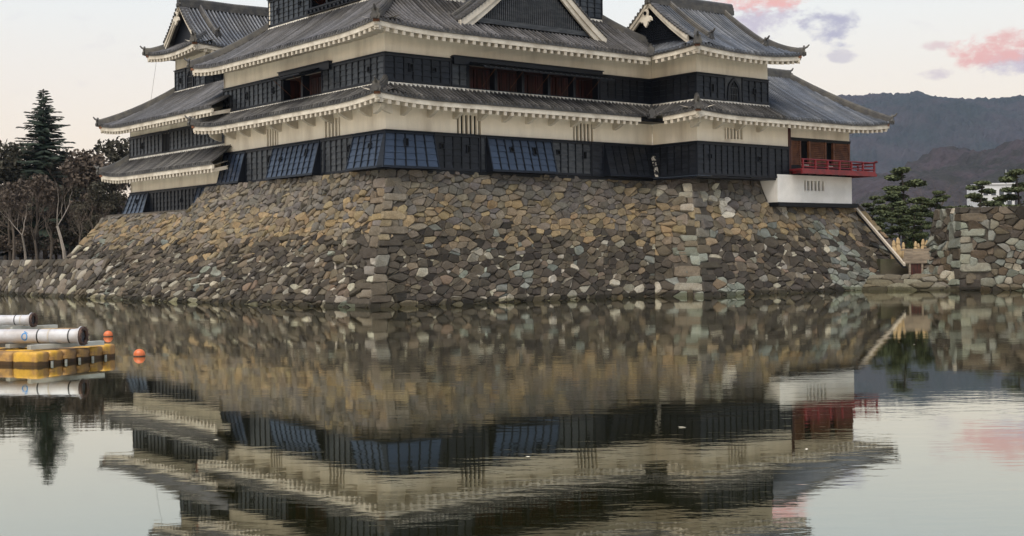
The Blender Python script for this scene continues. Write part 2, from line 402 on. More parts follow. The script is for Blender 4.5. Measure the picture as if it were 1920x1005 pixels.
def gable(T, roof, ctr, a, n, zb, za, half, curve=.16, bw=.52, lat='slats', back=.5, over=.0, verge=True):
    """triangular gable: ctr (u,v) foot centre, a along (left to right seen from outside), n outward; white bargeboards, dark infill"""
    def p(x, o, z): return (ctr[0]+a[0]*x+n[0]*o, ctr[1]+a[1]*x+n[1]*o, z)
    H = za-zb
    def edge(q):   # q 0 foot .. 1 apex : concave rake
        return half*(1-q), zb+H*((1-curve)*q+curve*q*q) - 0
    K = 10
    mb = MB(); pts = [edge(i/K) for i in range(K+1)]
    poly = [p(-x, -.05, z-.15) for x, z in pts]+[p(x, -.05, z-.15) for x, z in pts[::-1][1:]]
    mb.quad(*poly); g = T.part('gable_wall', mb, M['black' if lat == 'slats' else 'frame'], roof)
    mb = MB()
    if lat == 'slats':
        x = -half+.6
        while x < half-.5:
            q = 1-abs(x)/half; zt = edge(q)[1]-bw-.12
            if zt > zb+.32: mb.hexa([p(x-.04, -.05, zb+.28), p(x+.04, -.05, zb+.28), p(x+.04, .02, zb+.28), p(x-.04, .02, zb+.28), p(x-.04, -.05, zt), p(x+.04, -.05, zt), p(x+.04, .02, zt), p(x-.04, .02, zt)])
            x += .155
        mb.hexa([p(-half*.86, -.05, zb+.02), p(half*.86, -.05, zb+.02), p(half*.86, .08, zb+.02), p(-half*.86, .08, zb+.02), p(-half*.80, -.05, zb+.30), p(half*.80, -.05, zb+.30), p(half*.80, .08, zb+.30), p(-half*.80, .08, zb+.30)])
    elif lat == 'grid':
        z = zb+.12
        while z < za-.9:
            hw = half*(1-(z-zb)/H)-.42
            if hw > .1: mb.hexa([p(-hw, -.04, z), p(hw, -.04, z), p(hw, .03, z), p(-hw, .03, z), p(-hw, -.04, z+.06), p(hw, -.04, z+.06), p(hw, .03, z+.06), p(-hw, .03, z+.06)])
            z += .15
        x = -half+.5
        while x < half-.45:
            zt = edge(1-abs(x)/half)[1]-bw-.1
            if zt > zb+.2: mb.hexa([p(x-.03, -.04, zb+.1), p(x+.03, -.04, zb+.1), p(x+.03, .035, zb+.1), p(x-.03, .035, zb+.1), p(x-.03, -.04, zt), p(x+.03, -.04, zt), p(x+.03, .035, zt), p(x-.03, .035, zt)])
            x += .19
    if mb.v: T.part('gable_lattice', mb, M['board' if lat == 'slats' else 'frame'], roof)
    for sg in (-1, 1):
        # bargeboard: two stepped white boards
        for (o0, o1, t0, t1) in ((.10+over, .24+over, .02, .55), (.16+over, .32+over, .0, .30)):
            rings = []
            for i in range(K+1):
                x, z = edge(i/K); w_ = bw*(1.12-.25*i/K)
                rings.append([p(sg*x, o0, z-t1*w_/.55*1.05), p(sg*x, o1, z-t1*w_/.55*1.05), p(sg*x, o1, z-t0*w_), p(sg*x, o0, z-t0*w_)])
            T.part('bargeboard', MB().sweep(rings), M['eave_white'], roof)
        if verge:
            # short round tiles laid across the verge
            mb = MB(); L = math.hypot(half, H); k = int(L/.29)
            for i in range(k):
                x, z = edge((i+.3)/k); x2, z2 = edge((i+.3)/k+.02)
                d = Vector((x2-x, z2-z)).normalized()
                rings = []
                for o in (over+.40, over-.30):
                    rings.append([p(sg*(x+d.x*.085*math.cos(2*math.pi*j/6)), o, z+.06+d.y*.085*math.cos(2*math.pi*j/6)+.085*math.sin(2*math.pi*j/6)) for j in range(6)])
                mb.sweep(rings)
            o_ = T.part('verge_tiles', mb, M['tile_dark'], roof); o_['kind'] = 'stuff'
            rings = []
            for i in range(K+1):
                x, z = edge(i/K); rings.append([p(sg*x, over-.30, z-.02), p(sg*x, over+.34, z-.02), p(sg*x, over+.34, z+.06), p(sg*x, over-.30, z+.06)])
            T.part('verge_slab', MB().sweep(rings), M['tile_dark'], roof)
    return edge, p
def pendant(T, roof, c, a, n, sc=1.0):
    """white carved pendant with a dark boss under the gable apex; c = (u,v,z) of the boss"""
    def p(x, o, z): return (c[0]+a[0]*x*sc+n[0]*o, c[1]+a[1]*x*sc+n[1]*o, c[2]+z*sc)
    sh = [(0, .34), (.2, .22), (.24, 0), (.2, -.18), (.42, -.22), (.62, -.40), (.66, -.62), (.5, -.55), (.42, -.70), (.26, -.6), (.2, -.86), (0, -1.08)]
    poly = sh+[(-x, z) for x, z in sh[1:-1][::-1]]
    mb = MB(); mb.sweep([[p(x, .0, z) for x, z in poly], [p(x, .12, z) for x, z in poly]])
    o = T.part('gable_pendant', mb, M['eave_white'], roof)
    m = 10; mb = MB(); mb.sweep([[p(.14*math.cos(2*math.pi*k/m), oo, .02+.14*math.sin(2*math.pi*k/m)) for k in range(m)] for oo in (.12, .19)])
    T.part('gable_boss', mb, M['black'], roof)

# ------------------------------------------------------------------ setting: land, water, hills
def sheet(name, pts, z, mat):
    return tag(obj(name, mesh(name, [(x, y, z) for x, y in pts], [tuple(range(len(pts)))], mat)), kind='structure')
sheet('ground', [(-2600, -600), (2900, -600), (2900, 3600), (-2600, 3600)], -1.6, M['earth'])
def water_mat():
    m = bpy.data.materials.new('moat water'); m.use_nodes = True; t = NT(m.node_tree); m.node_tree.nodes.clear()
    co = t.n('ShaderNodeTexCoord').outputs['Object']
    a = t.noise(t.n('ShaderNodeMapping', None, Vector=co, Scale=(.55, 1.5, 1)).outputs[0], 2.6, 3, .5, .3)
    b = t.noise(t.n('ShaderNodeMapping', None, Vector=co, Scale=(.6, 1.2, 1)).outputs[0], .42, 2, .5)
    c = t.noise(t.n('ShaderNodeMapping', None, Vector=co, Scale=(1, 1.6, 1)).outputs[0], 11, 2, .5)
    patch = t.smooth(t.noise(co, .055, 3, .6), .36, .62)
    k = t.m('ADD', t.m('MULTIPLY', patch, .80), .20)
    hgt = t.m('ADD', t.m('MULTIPLY', a, .0018), t.m('ADD', t.m('MULTIPLY', b, .0050), t.m('MULTIPLY', c, .00014)))
    bm = t.n('ShaderNodeBump', None, Height=t.m('MULTIPLY', hgt, k), Strength=1.0, Distance=1.0).outputs[0]
    deep = t.n('ShaderNodeBsdfDiffuse', None, Color=(*lin(28, 28, 12), 1), Normal=bm)
    gl = t.n('ShaderNodeBsdfGlossy', None, Color=(.93, .94, .87, 1), Roughness=.022, Normal=bm)
    fr = t.n('ShaderNodeMapRange', None, Value=t.n('ShaderNodeFresnel', None, IOR=1.33, Normal=bm).outputs[0], From_Min=.02, From_Max=.6, To_Min=.30, To_Max=.90).outputs[0]
    mx = t.n('ShaderNodeMixShader', None, _0=fr, _1=deep.outputs[0], _2=gl.outputs[0])
    t.n('ShaderNodeOutputMaterial', None, Surface=mx.outputs[0])
    return m
M['water'] = water_mat()
sheet('moat_water', [(-220, -1.5), (220, -1.5), (220, 150), (-220, 150)], 0, M['water'])
# outer bank on which the photographer stands
ob = MB(); ob.box(-400, 400, -300, -1.4, -1.5, 1.1); tag(ob.build('outer_bank', M['earth']), kind='structure')
# castle island behind the walls
isl = [wp(-6.1, 120), wp(-5.9, 46), wp(-4.2, 29), wp(0, 29), wp(10, 14), wp(30, 4), wp(40, -2), wp(40, -7.2)]
isl = [p[:2] for p in isl]+[(31.5, 83.5), (62, 66), (700, 60), (700, 900), (-700, 900), (-700, 260)]
sheet('castle_grounds', isl, 2.55, M['earth'])

# ------------------------------------------------------------------ dry stone walls
def power_cells(Wd, Hd, seeds, wts, cell):
    """convex cells of a weighted Voronoi diagram inside [0,Wd]x[0,Hd]"""
    gx = max(1, int(Wd/cell)); gy = max(1, int(Hd/cell)); grid = {}
    for i, (x, y) in enumerate(seeds): grid.setdefault((min(gx-1, int(x/Wd*gx)), min(gy-1, int(y/Hd*gy))), []).append(i)
    out = []
    for i, (x, y) in enumerate(seeds):
        cx, cy = min(gx-1, int(x/Wd*gx)), min(gy-1, int(y/Hd*gy)); nb = []
        for dx in (-2, -1, 0, 1, 2):
            for dy in (-2, -1, 0, 1, 2): nb += grid.get((cx+dx, cy+dy), [])
        nb = sorted((j for j in nb if j != i), key=lambda j: (seeds[j][0]-x)**2+(seeds[j][1]-y)**2)[:22]
        r = cell*2.2
        poly = [(max(0, x-r), max(0, y-r)), (min(Wd, x+r), max(0, y-r)), (min(Wd, x+r), min(Hd, y+r)), (max(0, x-r), min(Hd, y+r))]
        for j in nb:
            X, Y = seeds[j]; nx, ny = X-x, Y-y; d2 = nx*nx+ny*ny
            if d2 < 1e-9: continue
            k = .5*(d2+wts[i]-wts[j])      # keep (p-s).n <= k
            res = []; L = len(poly)
            for q in range(L):
                a, b = poly[q], poly[(q+1) % L]
                da = (a[0]-x)*nx+(a[1]-y)*ny-k; db = (b[0]-x)*nx+(b[1]-y)*ny-k
                if da <= 0: res.append(a)
                if (da < 0) != (db < 0) and abs(da-db) > 1e-12:
                    f = da/(da-db); res.append((a[0]+(b[0]-a[0])*f, a[1]+(b[1]-a[1])*f))
            poly = res
            if len(poly) < 3: break
        out.append(poly if len(poly) >= 3 else None)
    return out
def clip_poly(poly, fn):
    res = []; L = len(poly)
    for q in range(L):
        a, b = poly[q], poly[(q+1) % L]; da, db = fn(*a), fn(*b)
        if da <= 0: res.append(a)
        if (da < 0) != (db < 0) and abs(da-db) > 1e-12:
            f = da/(da-db); res.append((a[0]+(b[0]-a[0])*f, a[1]+(b[1]-a[1])*f))
    return res if len(res) >= 3 else None
STONES = {}
def stone_face(key, posf, Wd, Hd, colf, size=(.62, .46), quoin=(False, False), clip=None, small=.22, rough=1.0, seed=1, nrm_sign=1, skew=0.0):
    """fill a curved wall face with single stones. posf(x,y)->Vector world, x along (m), y down the slope (m)"""
    rs = random.Random(seed); asp = size[0]/size[1]
    skw = skew/asp; Ws = Wd/asp+skw*Hd; c = size[1]; seeds = []; wts = []
    # corner stones: long blocks laid alternately at a convex corner
    qx = {0: [], 1: []}
    for e in (0, 1):
        if quoin[e]:
            y = 0; k = e
            while y < Hd:
                hq = rs.uniform(.40, .80); ln = (1.35 if k % 2 else .6)*rs.uniform(.6, 1.4)
                qx[e].append((y, min(Hd, y+hq), ln)); y += hq; k += 1
    def in_quoin(x, y):
        for e in (0, 1):
            for (a, b, ln) in qx[e]:
                if a <= y <= b and ((x if e == 0 else Wd-x) < ln): return True
        return False
    ny = int(Hd/c*1.0); ry = Hd/ny
    for j in range(ny):
        nx = int(Ws/c); rx = Ws/nx
        for i in range(nx):
            x = (i+.5+rs.uniform(-.42, .42)+(.5 if j % 2 else 0)) % nx * rx; y = (j+.5+rs.uniform(-.38, .38))*ry
            if in_quoin((x-skw*(Hd-y))*asp, y): continue
            if rs.random() < .16: continue
            seeds.append((x, y)); wts.append((c*rs.uniform(0, .70))**2)
            if rs.random() < small*(.35+1.3*y/Hd):
                seeds.append((min(Ws-.01, max(.01, x+rs.uniform(-.5, .5)*c)), min(Hd-.01, max(.01, y+rs.uniform(-.5, .5)*c)))); wts.append(-(c*.25)**2)
    cells = power_cells(Ws, Hd, seeds, wts, c*1.15)
    polys = []
    for p in cells:
        if not p: continue
        p = [((x-skw*(Hd-y))*asp, y) for x, y in p]
        if skew: p = clip_poly(p, lambda x, y: -x); p = p and clip_poly(p, lambda x, y: x-Wd)
        if not p: continue
        for e in (0, 1):      # leave room for the quoins
            if not qx[e] or p is None: continue
            cyy = sum(q[1] for q in p)/len(p)
            ln = max([l for (a, b, l) in qx[e] if a <= cyy <= b] or [0])
            p = clip_poly(p, (lambda x, y: ln-x) if e == 0 else (lambda x, y: x-(Wd-ln)))
        if p: polys.append((p, False))
    for e in (0, 1):
        for (a, b, ln) in qx[e]:
            x0, x1 = (-.06, ln) if e == 0 else (Wd-ln, Wd+.06)
            j_ = lambda: rs.uniform(-.15, .15)
            xi = x1 if e == 0 else x0; xo = x0 if e == 0 else x1
            polys.append(([(xo, a), (xi+j_(), a+j_()*.6), (xi+j_()*1.5, b+j_()*.6), (xo, b)], True))
    out = STONES.setdefault(key, [])
    for p, isq in polys:
        if clip and not isq:
            for fn in clip:
                p = clip_poly(p, fn)
                if p is None: break
            if p is None: continue
        ar = abs(sum(p[i][0]*p[(i+1) % len(p)][1]-p[(i+1) % len(p)][0]*p[i][1] for i in range(len(p))))/2
        if ar < .004: continue
        cx = sum(q[0] for q in p)/len(p); cy = sum(q[1] for q in p)/len(p)
        if clip and isq and any(fn(cx, cy) > 0 for fn in clip): continue
        # rounded outline
        ch = .13 if isq else .17; rp = []
        for i in range(len(p)):
            a, b = p[i], p[(i+1) % len(p)]
            if math.hypot(a[0]-b[0], a[1]-b[1]) < .05: rp.append(((a[0]+b[0])/2, (a[1]+b[1])/2)); continue
            rp.append((a[0]+(b[0]-a[0])*ch, a[1]+(b[1]-a[1])*ch)); rp.append((a[0]+(b[0]-a[0])*(1-ch), a[1]+(b[1]-a[1])*(1-ch)))
        r_ = math.sqrt(ar); gap = min(.012, r_*.03)
        ctr = posf(cx, cy); e1 = (posf(cx+.05, cy)-ctr).normalized(); e2 = (posf(cx, cy+.05)-ctr).normalized()
        nrm = e1.cross(e2).normalized()*nrm_sign
        if nrm.y > 0 and abs(nrm.y) > .05: nrm = -nrm
        elif abs(nrm.y) <= .05 and nrm.z < 0: nrm = -nrm
        bulge = (.02+.07*r_)*rough*rs.uniform(.3, 1.5); tx, ty = rs.gauss(0, .12)*rough, rs.gauss(-.02, .14)*rough
        if isq: bulge = .085; tx = rs.gauss(0, .05); ty = rs.gauss(0, .08)
        V = []; n = len(rp)
        for ring, (sc, hh) in enumerate(((1.0, -.06), (.98, .55), (.83, 1.0))):
            for (x, y) in rp:
                dx, dy = x-cx, y-cy; dl = math.hypot(dx, dy)+1e-6
                k = max(.3, 1-gap/dl)*sc*(rs.uniform(.95, 1.03) if ring else 1)
                q = posf(cx+dx*k, cy+dy*k)
                o = (-.07 if ring == 0 else bulge*hh+(dx*tx+dy*ty)*(.5 if ring == 1 else 1)+rs.uniform(-.012, .014))
                V.append(q+nrm*max(o, -.07))
        V.append(posf(cx+rs.uniform(-.15, .15)*r_, cy+rs.uniform(-.15, .15)*r_)+nrm*(bulge*rs.uniform(.85, 1.12)))
        Fc = []
        for r2 in (0, 1):
            for j in range(n):
                a, b = r2*n+j, r2*n+(j+1) % n; Fc.append((a, b, b+n, a+n))
        for j in range(n): Fc.append((2*n+j, 2*n+(j+1) % n, 3*n))
        col = colf(cx, cy, ctr, r_, rs)
        if isq and rs.random() < .25: col = [q*1.15 for q in col]
        out.append((ar/ctr.y**2, ctr, V, Fc, col))
def stone_thing(key, root, n_single=300):
    L = sorted(STONES[key], key=lambda q: -q[0]); inv = root.matrix_world.inverted() if False else None
    ox, oy, oz = root.location
    for (_, ctr, V, Fc, col) in L[:n_single]:
        c = Vector((ctr.x, ctr.y, ctr.z))
        me = mesh('stone', [v-c for v in V], Fc, M['stone'], False, [(*col, 1)]*len(V))
        obj('stone', me, root, (c.x-ox, c.y-oy, c.z-oz))
    v = []; f = []; cs = []
    for (_, ctr, V, Fc, col) in L[n_single:]:
        k = len(v); v += [(p.x-ox, p.y-oy, p.z-oz) for p in V]; f += [tuple(i+k for i in q) for q in Fc]; cs += [(*col, 1)]*len(V)
    if v: tag(obj('packing_stones', mesh('packing_stones', v, f, M['stone'], False, cs), root), kind='stuff')
def backing(root, posf, Wd, Hd, nx=24, ny=10, d=.045, clip=None, name='earth_core', ext=(0, 0)):
    """dark packing behind the stones"""
    ox, oy, oz = root.location; v = []; f = []
    for j in range(ny+1):
        for i in range(nx+1):
            x, y = -ext[0]+(Wd+ext[0]+ext[1])*i/nx, Hd*j/ny
            p = posf(x, y); e = posf(x+.05, y)-p; g = posf(x, y+.05)-p; n = e.cross(g).normalized()
            if n.y > 0: n = -n
            p = p-n*d; v.append((p.x-ox, p.y-oy, p.z-oz))
    for j in range(ny):
        for i in range(nx):
            cx, cy = Wd*(i+.5)/nx, Hd*(j+.5)/ny
            if clip and any(fn(cx, cy) > 0 for fn in clip): continue
            a = j*(nx+1)+i; f.append((a, a+1, a+nx+2, a+nx+1))
    obj(name, mesh(name, v, f, M['mortar']), root)
def ruled(top, bot, zt, zb, prof=1.18, bul=0.0):
    """top/bot: lists of (u,v) polylines; returns posf, length, slope height"""
    def pl(P, s):
        k = s*(len(P)-1); i = min(len(P)-2, max(0, int(k))); q = k-i
        return P[i][0]+(P[i+1][0]-P[i][0])*q, P[i][1]+(P[i+1][1]-P[i][1])*q
    Wd = .5*(sum(math.dist(a, b) for a, b in zip(top, top[1:]))+sum(math.dist(a, b) for a, b in zip(bot, bot[1:])))
    tm, bm_ = pl(top, .5), pl(bot, .5); Hd = math.hypot(math.dist(tm, bm_), zt-zb)
    def pos(x, y):
        s, t = x/Wd, y/Hd; g = max(0, t)**prof if t > 0 else t
        a, b = pl(top, s), pl(bot, s)
        p = wp(a[0]+(b[0]-a[0])*g, a[1]+(b[1]-a[1])*g, zt+(zb-zt)*t)
        return Vector(p)
    return pos, Wd, Hd
def pal(rs, *cs):
    c = rs.choice(cs); k = rs.uniform(.86, 1.14); c = lin(*c); return [c[0]*k, c[1]*k*rs.uniform(.97, 1.03), c[2]*k*rs.uniform(.94, 1.06)]
def vn(x, y, s):     # cheap value noise
    def h(i, j): return math.sin(i*127.1+j*311.7+s*74.7)*43758.5453 % 1
    i, j = math.floor(x), math.floor(y); fx, fy = x-i, y-j; fx = fx*fx*(3-2*fx); fy = fy*fy*(3-2*fy)
    return (h(i, j)*(1-fx)+h(i+1, j)*fx)*(1-fy)+(h(i, j+1)*(1-fx)+h(i+1, j+1)*fx)*fy
UP = [(101, 96, 90), (94, 90, 85), (109, 101, 91), (88, 84, 80), (112, 104, 92)]
TAN = [(122, 109, 87), (114, 102, 83), (129, 113, 88), (106, 96, 81), (127, 109, 84), (100, 92, 80)]
LOW = [(70, 64, 56), (59, 54, 48), (81, 74, 64), (50, 46, 41), (92, 84, 73), (65, 60, 54)]
PALE = [(142, 137, 125), (124, 119, 109), (152, 146, 133), (112, 108, 100)]
GREEN = [(107, 110, 104), (95, 98, 93), (116, 119, 112)]
def colour_base(face):
    def f(x, y, c, r_, rs):
        t = 1-max(0, c.z)/7.3; n = vn(x*.22, y*.35, face)*.7+vn(x*.7, y*.8, face+9)*.3
        tt = t+(n-.5)*.30
        if tt < .22: col = pal(rs, *UP, *(TAN[:2] if rs.random() < .35 else UP))
        elif tt < .46: col = pal(rs, *(TAN if rs.random() < .72 else UP))
        elif tt < .56: col = pal(rs, *(TAN if rs.random() < .35 else LOW))
        else:
            col = pal(rs, *LOW)
            if r_ < .27 and rs.random() < .55: col = pal(rs, *PALE)
            elif rs.random() < .07: col = pal(rs, *PALE)
            if rs.random() < .05: col = pal(rs, (104, 90, 76), (98, 87, 75))
        gp = {3: .34, 2: .14, 5: .5}.get(face, .05)
        if tt > .42 and vn(x*.45+3, y*.5, face+5) > .62 and rs.random() < gp*1.6: col = pal(rs, *GREEN)
        for (px, py, rr, k) in LIME:
            d = math.hypot(px_of(c)[0]-px, (px_of(c)[1]-py))
            if d < rr and rs.random() < k: col = pal(rs, (182, 176, 164), (156, 150, 139))
        return col
    return f
LIME = [(1294, 352, 16, .8), (1288, 380, 12, .6), (1335, 362, 16, .7), (1352, 385, 16, .7), (1366, 398, 9, .9), (1455, 388, 14, .75), (1467, 402, 10, .8), (1245, 362, 16, .35)]
def px_of(c):
    U, V = F*c.x/c.y, -F*(c.z-EYE)/c.y
    return 960+U*math.cos(ROLL)+V*math.sin(ROLL), CY-U*math.sin(ROLL)+V*math.cos(ROLL)

base = empty('stone_rampart', wp(0, 0, 0)); tag(base, 'sloping rubble stone base rising from the moat under the black castle', 'stone wall')
# west face (keep and small tower share it; the tower's top lies lower)
pw, Ww, Hw = ruled([(0, 0), (-.5, 17), (-1.1, 34.2)], [(-3.5, -3.5), (-6.3, 17.5), (-6.9, 38.6)], 7.32, -.35)
ts = Ww*20.6/34.2; tz = Hw*(7.32-5.72)/7.67
cw = [lambda x, y: min(x-(ts+y*.55), tz-y)]
stone_face('base', pw, Ww, Hw, colour_base(1), (.50, .37), (True, True), cw, .60, 1.35, 11, skew=.36)
backing(base, pw, Ww, Hw, 60, 16, clip=[lambda x, y: min(x-(ts+y*.55)+.5, tz-y-.3)])
# south face of the keep
ps, Ws_, Hs = ruled([(0, 0), (20.7, .1)], [(-3.5, -3.5), (16.2, -4.1)], 7.32, -.35)
stone_face('base', ps, Ws_, Hs, colour_base(4), (.56, .40), (True, False), None, .60, 1.0, 12)
backing(base, ps, Ws_, Hs, ext=(0, .6))
# short west face under the corner turret
pt_, Wt, Ht = ruled([(20.7, .1), (21.2, -2.5)], [(16.2, -4.1), (17.6, -6.8)], 7.32, -.35)
stone_face('base', pt_, Wt, Ht, colour_base(2), (.58, .43), (False, True), None, .45, 1.0, 13)
backing(base, pt_, Wt, Ht, ext=(.8, 0))
# south face under the corner turret and the moon-viewing turret
pe, We, He = ruled([(21.2, -2.5), (36.9, -2.6)], [(17.6, -6.8), (39.6, -8.2)], 7.32, -.35)
xb = We*(27.9-21.2)/15.7; tb_ = He*(7.32-5.62)/7.67
ce = [lambda x, y: min(x-(xb-.3), tb_-y)]
stone_face('base', pe, We, He, colour_base(3), (.58, .42), (True, True), ce, .52, 1.0, 14)
backing(base, pe, We, He, 40, 16, clip=[lambda x, y: min(x-(xb+.2), tb_-.3-y)])
# flat tops of the base and its far sides
mb = MB(); pts = [(0, 0), (20.7, .1), (21.2, -2.5), (28, -2.5), (28, 14), (-.5, 20.6)]
mb.quad(*[(*wp(u, v)[:2], 7.2) for u, v in pts]); pts = [(-.5, 20.6), (28, 14), (28, 34.2), (-1.1, 34.2)]
mb.quad(*[(*wp(u, v)[:2], 5.66) for u, v in pts]); pts = [(28, -3.6), (36.6, -3.6), (36.6, 12), (28, 12)]
mb.quad(*[(*wp(u, v)[:2], 5.55) for u, v in pts])
mb.quad(wp(-1.1, 34.2, 5.66), wp(28, 34.2, 5.66), wp(28, 38, -1), wp(-6.9, 38.4, -1)); mb.quad(wp(36.6, -2.6, 5.55), wp(36.6, 14, 5.55), wp(39.6, 16, -1), wp(39.4, -8, -1))
ox, oy, oz = base.location
mb.build('base_top', M['mortar'], base, off=(ox, oy, oz))
stone_thing('base', base)

# low retaining wall on the left
lw = empty('retaining_wall', wp(-6.8, 40, 0)); tag(lw, 'low stone retaining wall along the moat below the bare trees', 'stone wall')
pl_, Wl, Hl = ruled([(-4.3, 28.0), (-6.1, 46), (-6.2, 64)], [(-6.7, 28.0), (-6.95, 46), (-6.9, 64)], 2.62, -.3, 1.0)
def col_low(x, y, c, r_, rs): return pal(rs, *(LOW+LOW+UP if rs.random() < .88 else PALE))
stone_face('low', pl_, Wl, Hl, col_low, (.66, .50), (False, False), None, .3, 1.1, 21); backing(lw, pl_, Wl, Hl, 20, 4)
stone_thing('low', lw)
# higher wall on the right, with its corner towards the water gate
rw = empty('corner_wall', (28.6, 81, 0)); tag(rw, 'rough stone wall with a sharp corner at the far right of the moat', 'stone wall')
def wruled(top, bot, zt, zb, prof=1.05):
    inv = lambda P: [((x-C0[0])*RU[0]+(y-C0[1])*RU[1], (x-C0[0])*LV[0]+(y-C0[1])*LV[1]) for x, y in P]
    return ruled(inv(top), inv(bot), zt, zb, prof)
def col_r(x, y, c, r_, rs):
    z = c.z
    if rs.random() < .34: return pal(rs, *GREEN, (112, 112, 104))
    return pal(rs, *(LOW+[(84, 74, 62), (74, 64, 53)]) if rs.random() < .8 else PALE)
pr, Wr, Hr = wruled([(28.7, 82.0), (46, 71.2)], [(28.1, 81.0), (45.4, 70.2)], 5.25, -.35)
stone_face('right', pr, Wr, Hr, col_r, (.56, .40), (True, False), None, .25, 1.5, 31); backing(rw, pr, Wr, Hr)
pr2, Wr2, Hr2 = wruled([(28.2, 85.5), (28.7, 82.0)], [(26.2, 84.4), (28.1, 81.0)], 5.25, -.35)
stone_face('right', pr2, Wr2, Hr2, col_r, (.56, .40), (False, True), None, .2, 1.5, 32, -1); backing(rw, pr2, Wr2, Hr2, 8, 8)
mb = MB(); mb.quad((28.2, 85.5, 5.1), (28.7, 82, 5.1), (46, 71.2, 5.1), (50, 80, 5.1), (32, 92, 5.1)); mb.build('wall_top', M['mortar'], rw, off=rw.location)
stone_thing('right', rw)
# low ledge of stones at the foot between the two
lg = empty('stone_ledge', (25.2, 83.6, 0)); tag(lg, 'low ledge of flat stones at the waterline below the wooden sluice', 'stone ledge')
pg, Wg, Hg = wruled([(23.6, 84.7), (28.4, 82.6)], [(22.4, 83.5), (28.2, 81.0)], .95, -.3, .8)
stone_face('ledge', pg, Wg, Hg, lambda x, y, c, r_, rs: pal(rs, (92, 86, 72), (80, 74, 63), (100, 96, 86)), (.9, .34), (False, False), None, .1, 1.0, 41); backing(lg, pg, Wg, Hg, 8, 3)
mb = MB(); mb.quad((23.6, 84.7, .9), (28.4, 82.6, .9), (30, 87, 1.1), (25, 89, 1.1)); mb.build('ledge_top', M['mortar'], lg, off=lg.location)
stone_thing('ledge', lg)

# ------------------------------------------------------------------ the keep
south = Side((0, 0), (1, 0), (0, -1)); west = Side((0, 0), (0, 1), (-1, 0))
OV = 1.55
def simple_roof(T, name, quads):
    mb = MB()
    for q in quads: mb.quad(*q)
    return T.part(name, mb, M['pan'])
def hip(T, roof, c0, c1, z0, z1, up=.3, conc=.2, k=7, lift=.05, **kw):
    pts = []
    for i in range(k+1):
        q = i/k; z = z0+(z1-z0)*((1-conc)*q+conc*q*q)+up*max(0, 1-q*1.0)**2+lift
        pts.append((c0[0]+(c1[0]-c0[0])*q, c0[1]+(c1[1]-c0[1])*q, z))
    return ridge_bar(T, roof, pts, **kw)
def corner_block(T, roof, c, z, rz=math.pi/4):
    """white plastered end of the corner rafter"""
    d = (math.cos(rz), math.sin(rz)); a = (-d[1], d[0]); mb = MB()
    def q(x, y, zz): return (c[0]+d[0]*x+a[0]*y, c[1]+d[1]*x+a[1]*y, zz)
    mb.hexa([q(.1, -.13, z-.42), q(1.4, -.13, z-.1), q(1.4, .13, z-.1), q(.1, .13, z-.42), q(.1, -.13, z-.14), q(1.4, -.13, z+.18), q(1.4, .13, z+.18), q(.1, .13, z-.14)])
    T.part('corner_rafter', mb, M['eave_white'], roof)
    mb = MB(); mb.hexa([q(-.02, -.16, z-.13), q(.3, -.16, z-.13), q(.3, .16, z-.13), q(-.02, .16, z-.13), q(-.02, -.16, z+.02), q(.3, -.16, z+.02), q(.3, .16, z+.02), q(-.02, .16, z+.02)])
    T.part('corner_cap', mb, M['brownwood'], roof)

K = Thing('castle_keep', 0, 0, 7.25, 'largest black and white castle keep with wide stacked roofs, centre of the picture', 'castle')
KW, KL = 20.3, 19.2
# storey 1
gs1 = [(4.8, 6.5, 9.47, 10.55), (13.55, 15.2, 9.47, 10.55)]; gw1 = [(4.7, 6.4, 9.47, 10.55), (11.95, 13.4, 9.47, 10.55)]
wall(K, south, 0, KW, 7.38, 11.6, gs1); wall(K, west, .222, KL, 7.38, 11.6, gw1)
mb = MB(); mb.box(-.05, KW, -.05, .3, 7.16, 7.355); mb.box(-.05, .3, .301, KL, 7.16, 7.355); K.part('sill_beam', mb, M['batten'])
for a in gs1: lattice(K, south, *a, 5)
for a in gw1: lattice(K, west, *a, 4)
FL = .56
panel(K, south, -.09, 3.15, 7.36, 9.42, FL, 1, 0, gloss=True, laps=5, holes=[(1.35, 1.45, .10, .19)])
panel(K, south, 3.2, 6.35, 7.36, 9.42, shade='board_dark', laps=5, holes=[(.5, 1.35, .11, .11), (2.35, 1.25, .11, .19)])
panel(K, south, 6.85, 11.75, 7.36, 9.42, FL, gloss=True, laps=5, holes=[(1.7, 1.35, .11, .11), (3.4, 1.3, .10, .19)])
panel(K, south, 6.4, 6.8, 7.36, 9.42, col=.4); panel(K, south, 15.0, 16.0, 7.36, 9.42, shade='board_dark', laps=5)
panel(K, south, 11.8, 14.95, 7.36, 9.42, laps=5, holes=[(.5, 1.35, .11, .11), (2.6, 1.25, .11, .19)])
panel(K, south, 16.05, KW-.05, 7.36, 9.42, FL, laps=5, shade='board_dark')
panel(K, west, 0, 3.2, 7.36, 9.42, FL, 1, 0, gloss=True, laps=5, holes=[(1.3, 1.3, .11, .11)])
panel(K, west, 3.25, 6.35, 7.36, 9.42, laps=5, holes=[(.45, 1.3, .10, .19)]); panel(K, west, 6.38, 6.8, 7.36, 9.42, col=.4)
panel(K, west, 6.85, 12.5, 7.36, 9.42, FL, gloss=True, laps=5, holes=[(1.3, 1.4, .10, .19), (4.3, 1.2, .11, .11)])
panel(K, west, 12.55, 16.1, 7.36, 9.42, laps=5, holes=[(.5, 1.3, .10, .19)])
panel(K, west, 16.15, KL, 7.36, 9.42, FL, gloss=True, laps=5, holes=[(2.0, 1.35, .10, .19)])
M['peeled'] = material('peeled lacquer on pale wood', (.016, .016, .018), .7, .3, .3, 2.6, (.52, .48, .42), .004, 9, lo=.50, hi=.56, stretch=(1, 1, 1.6))
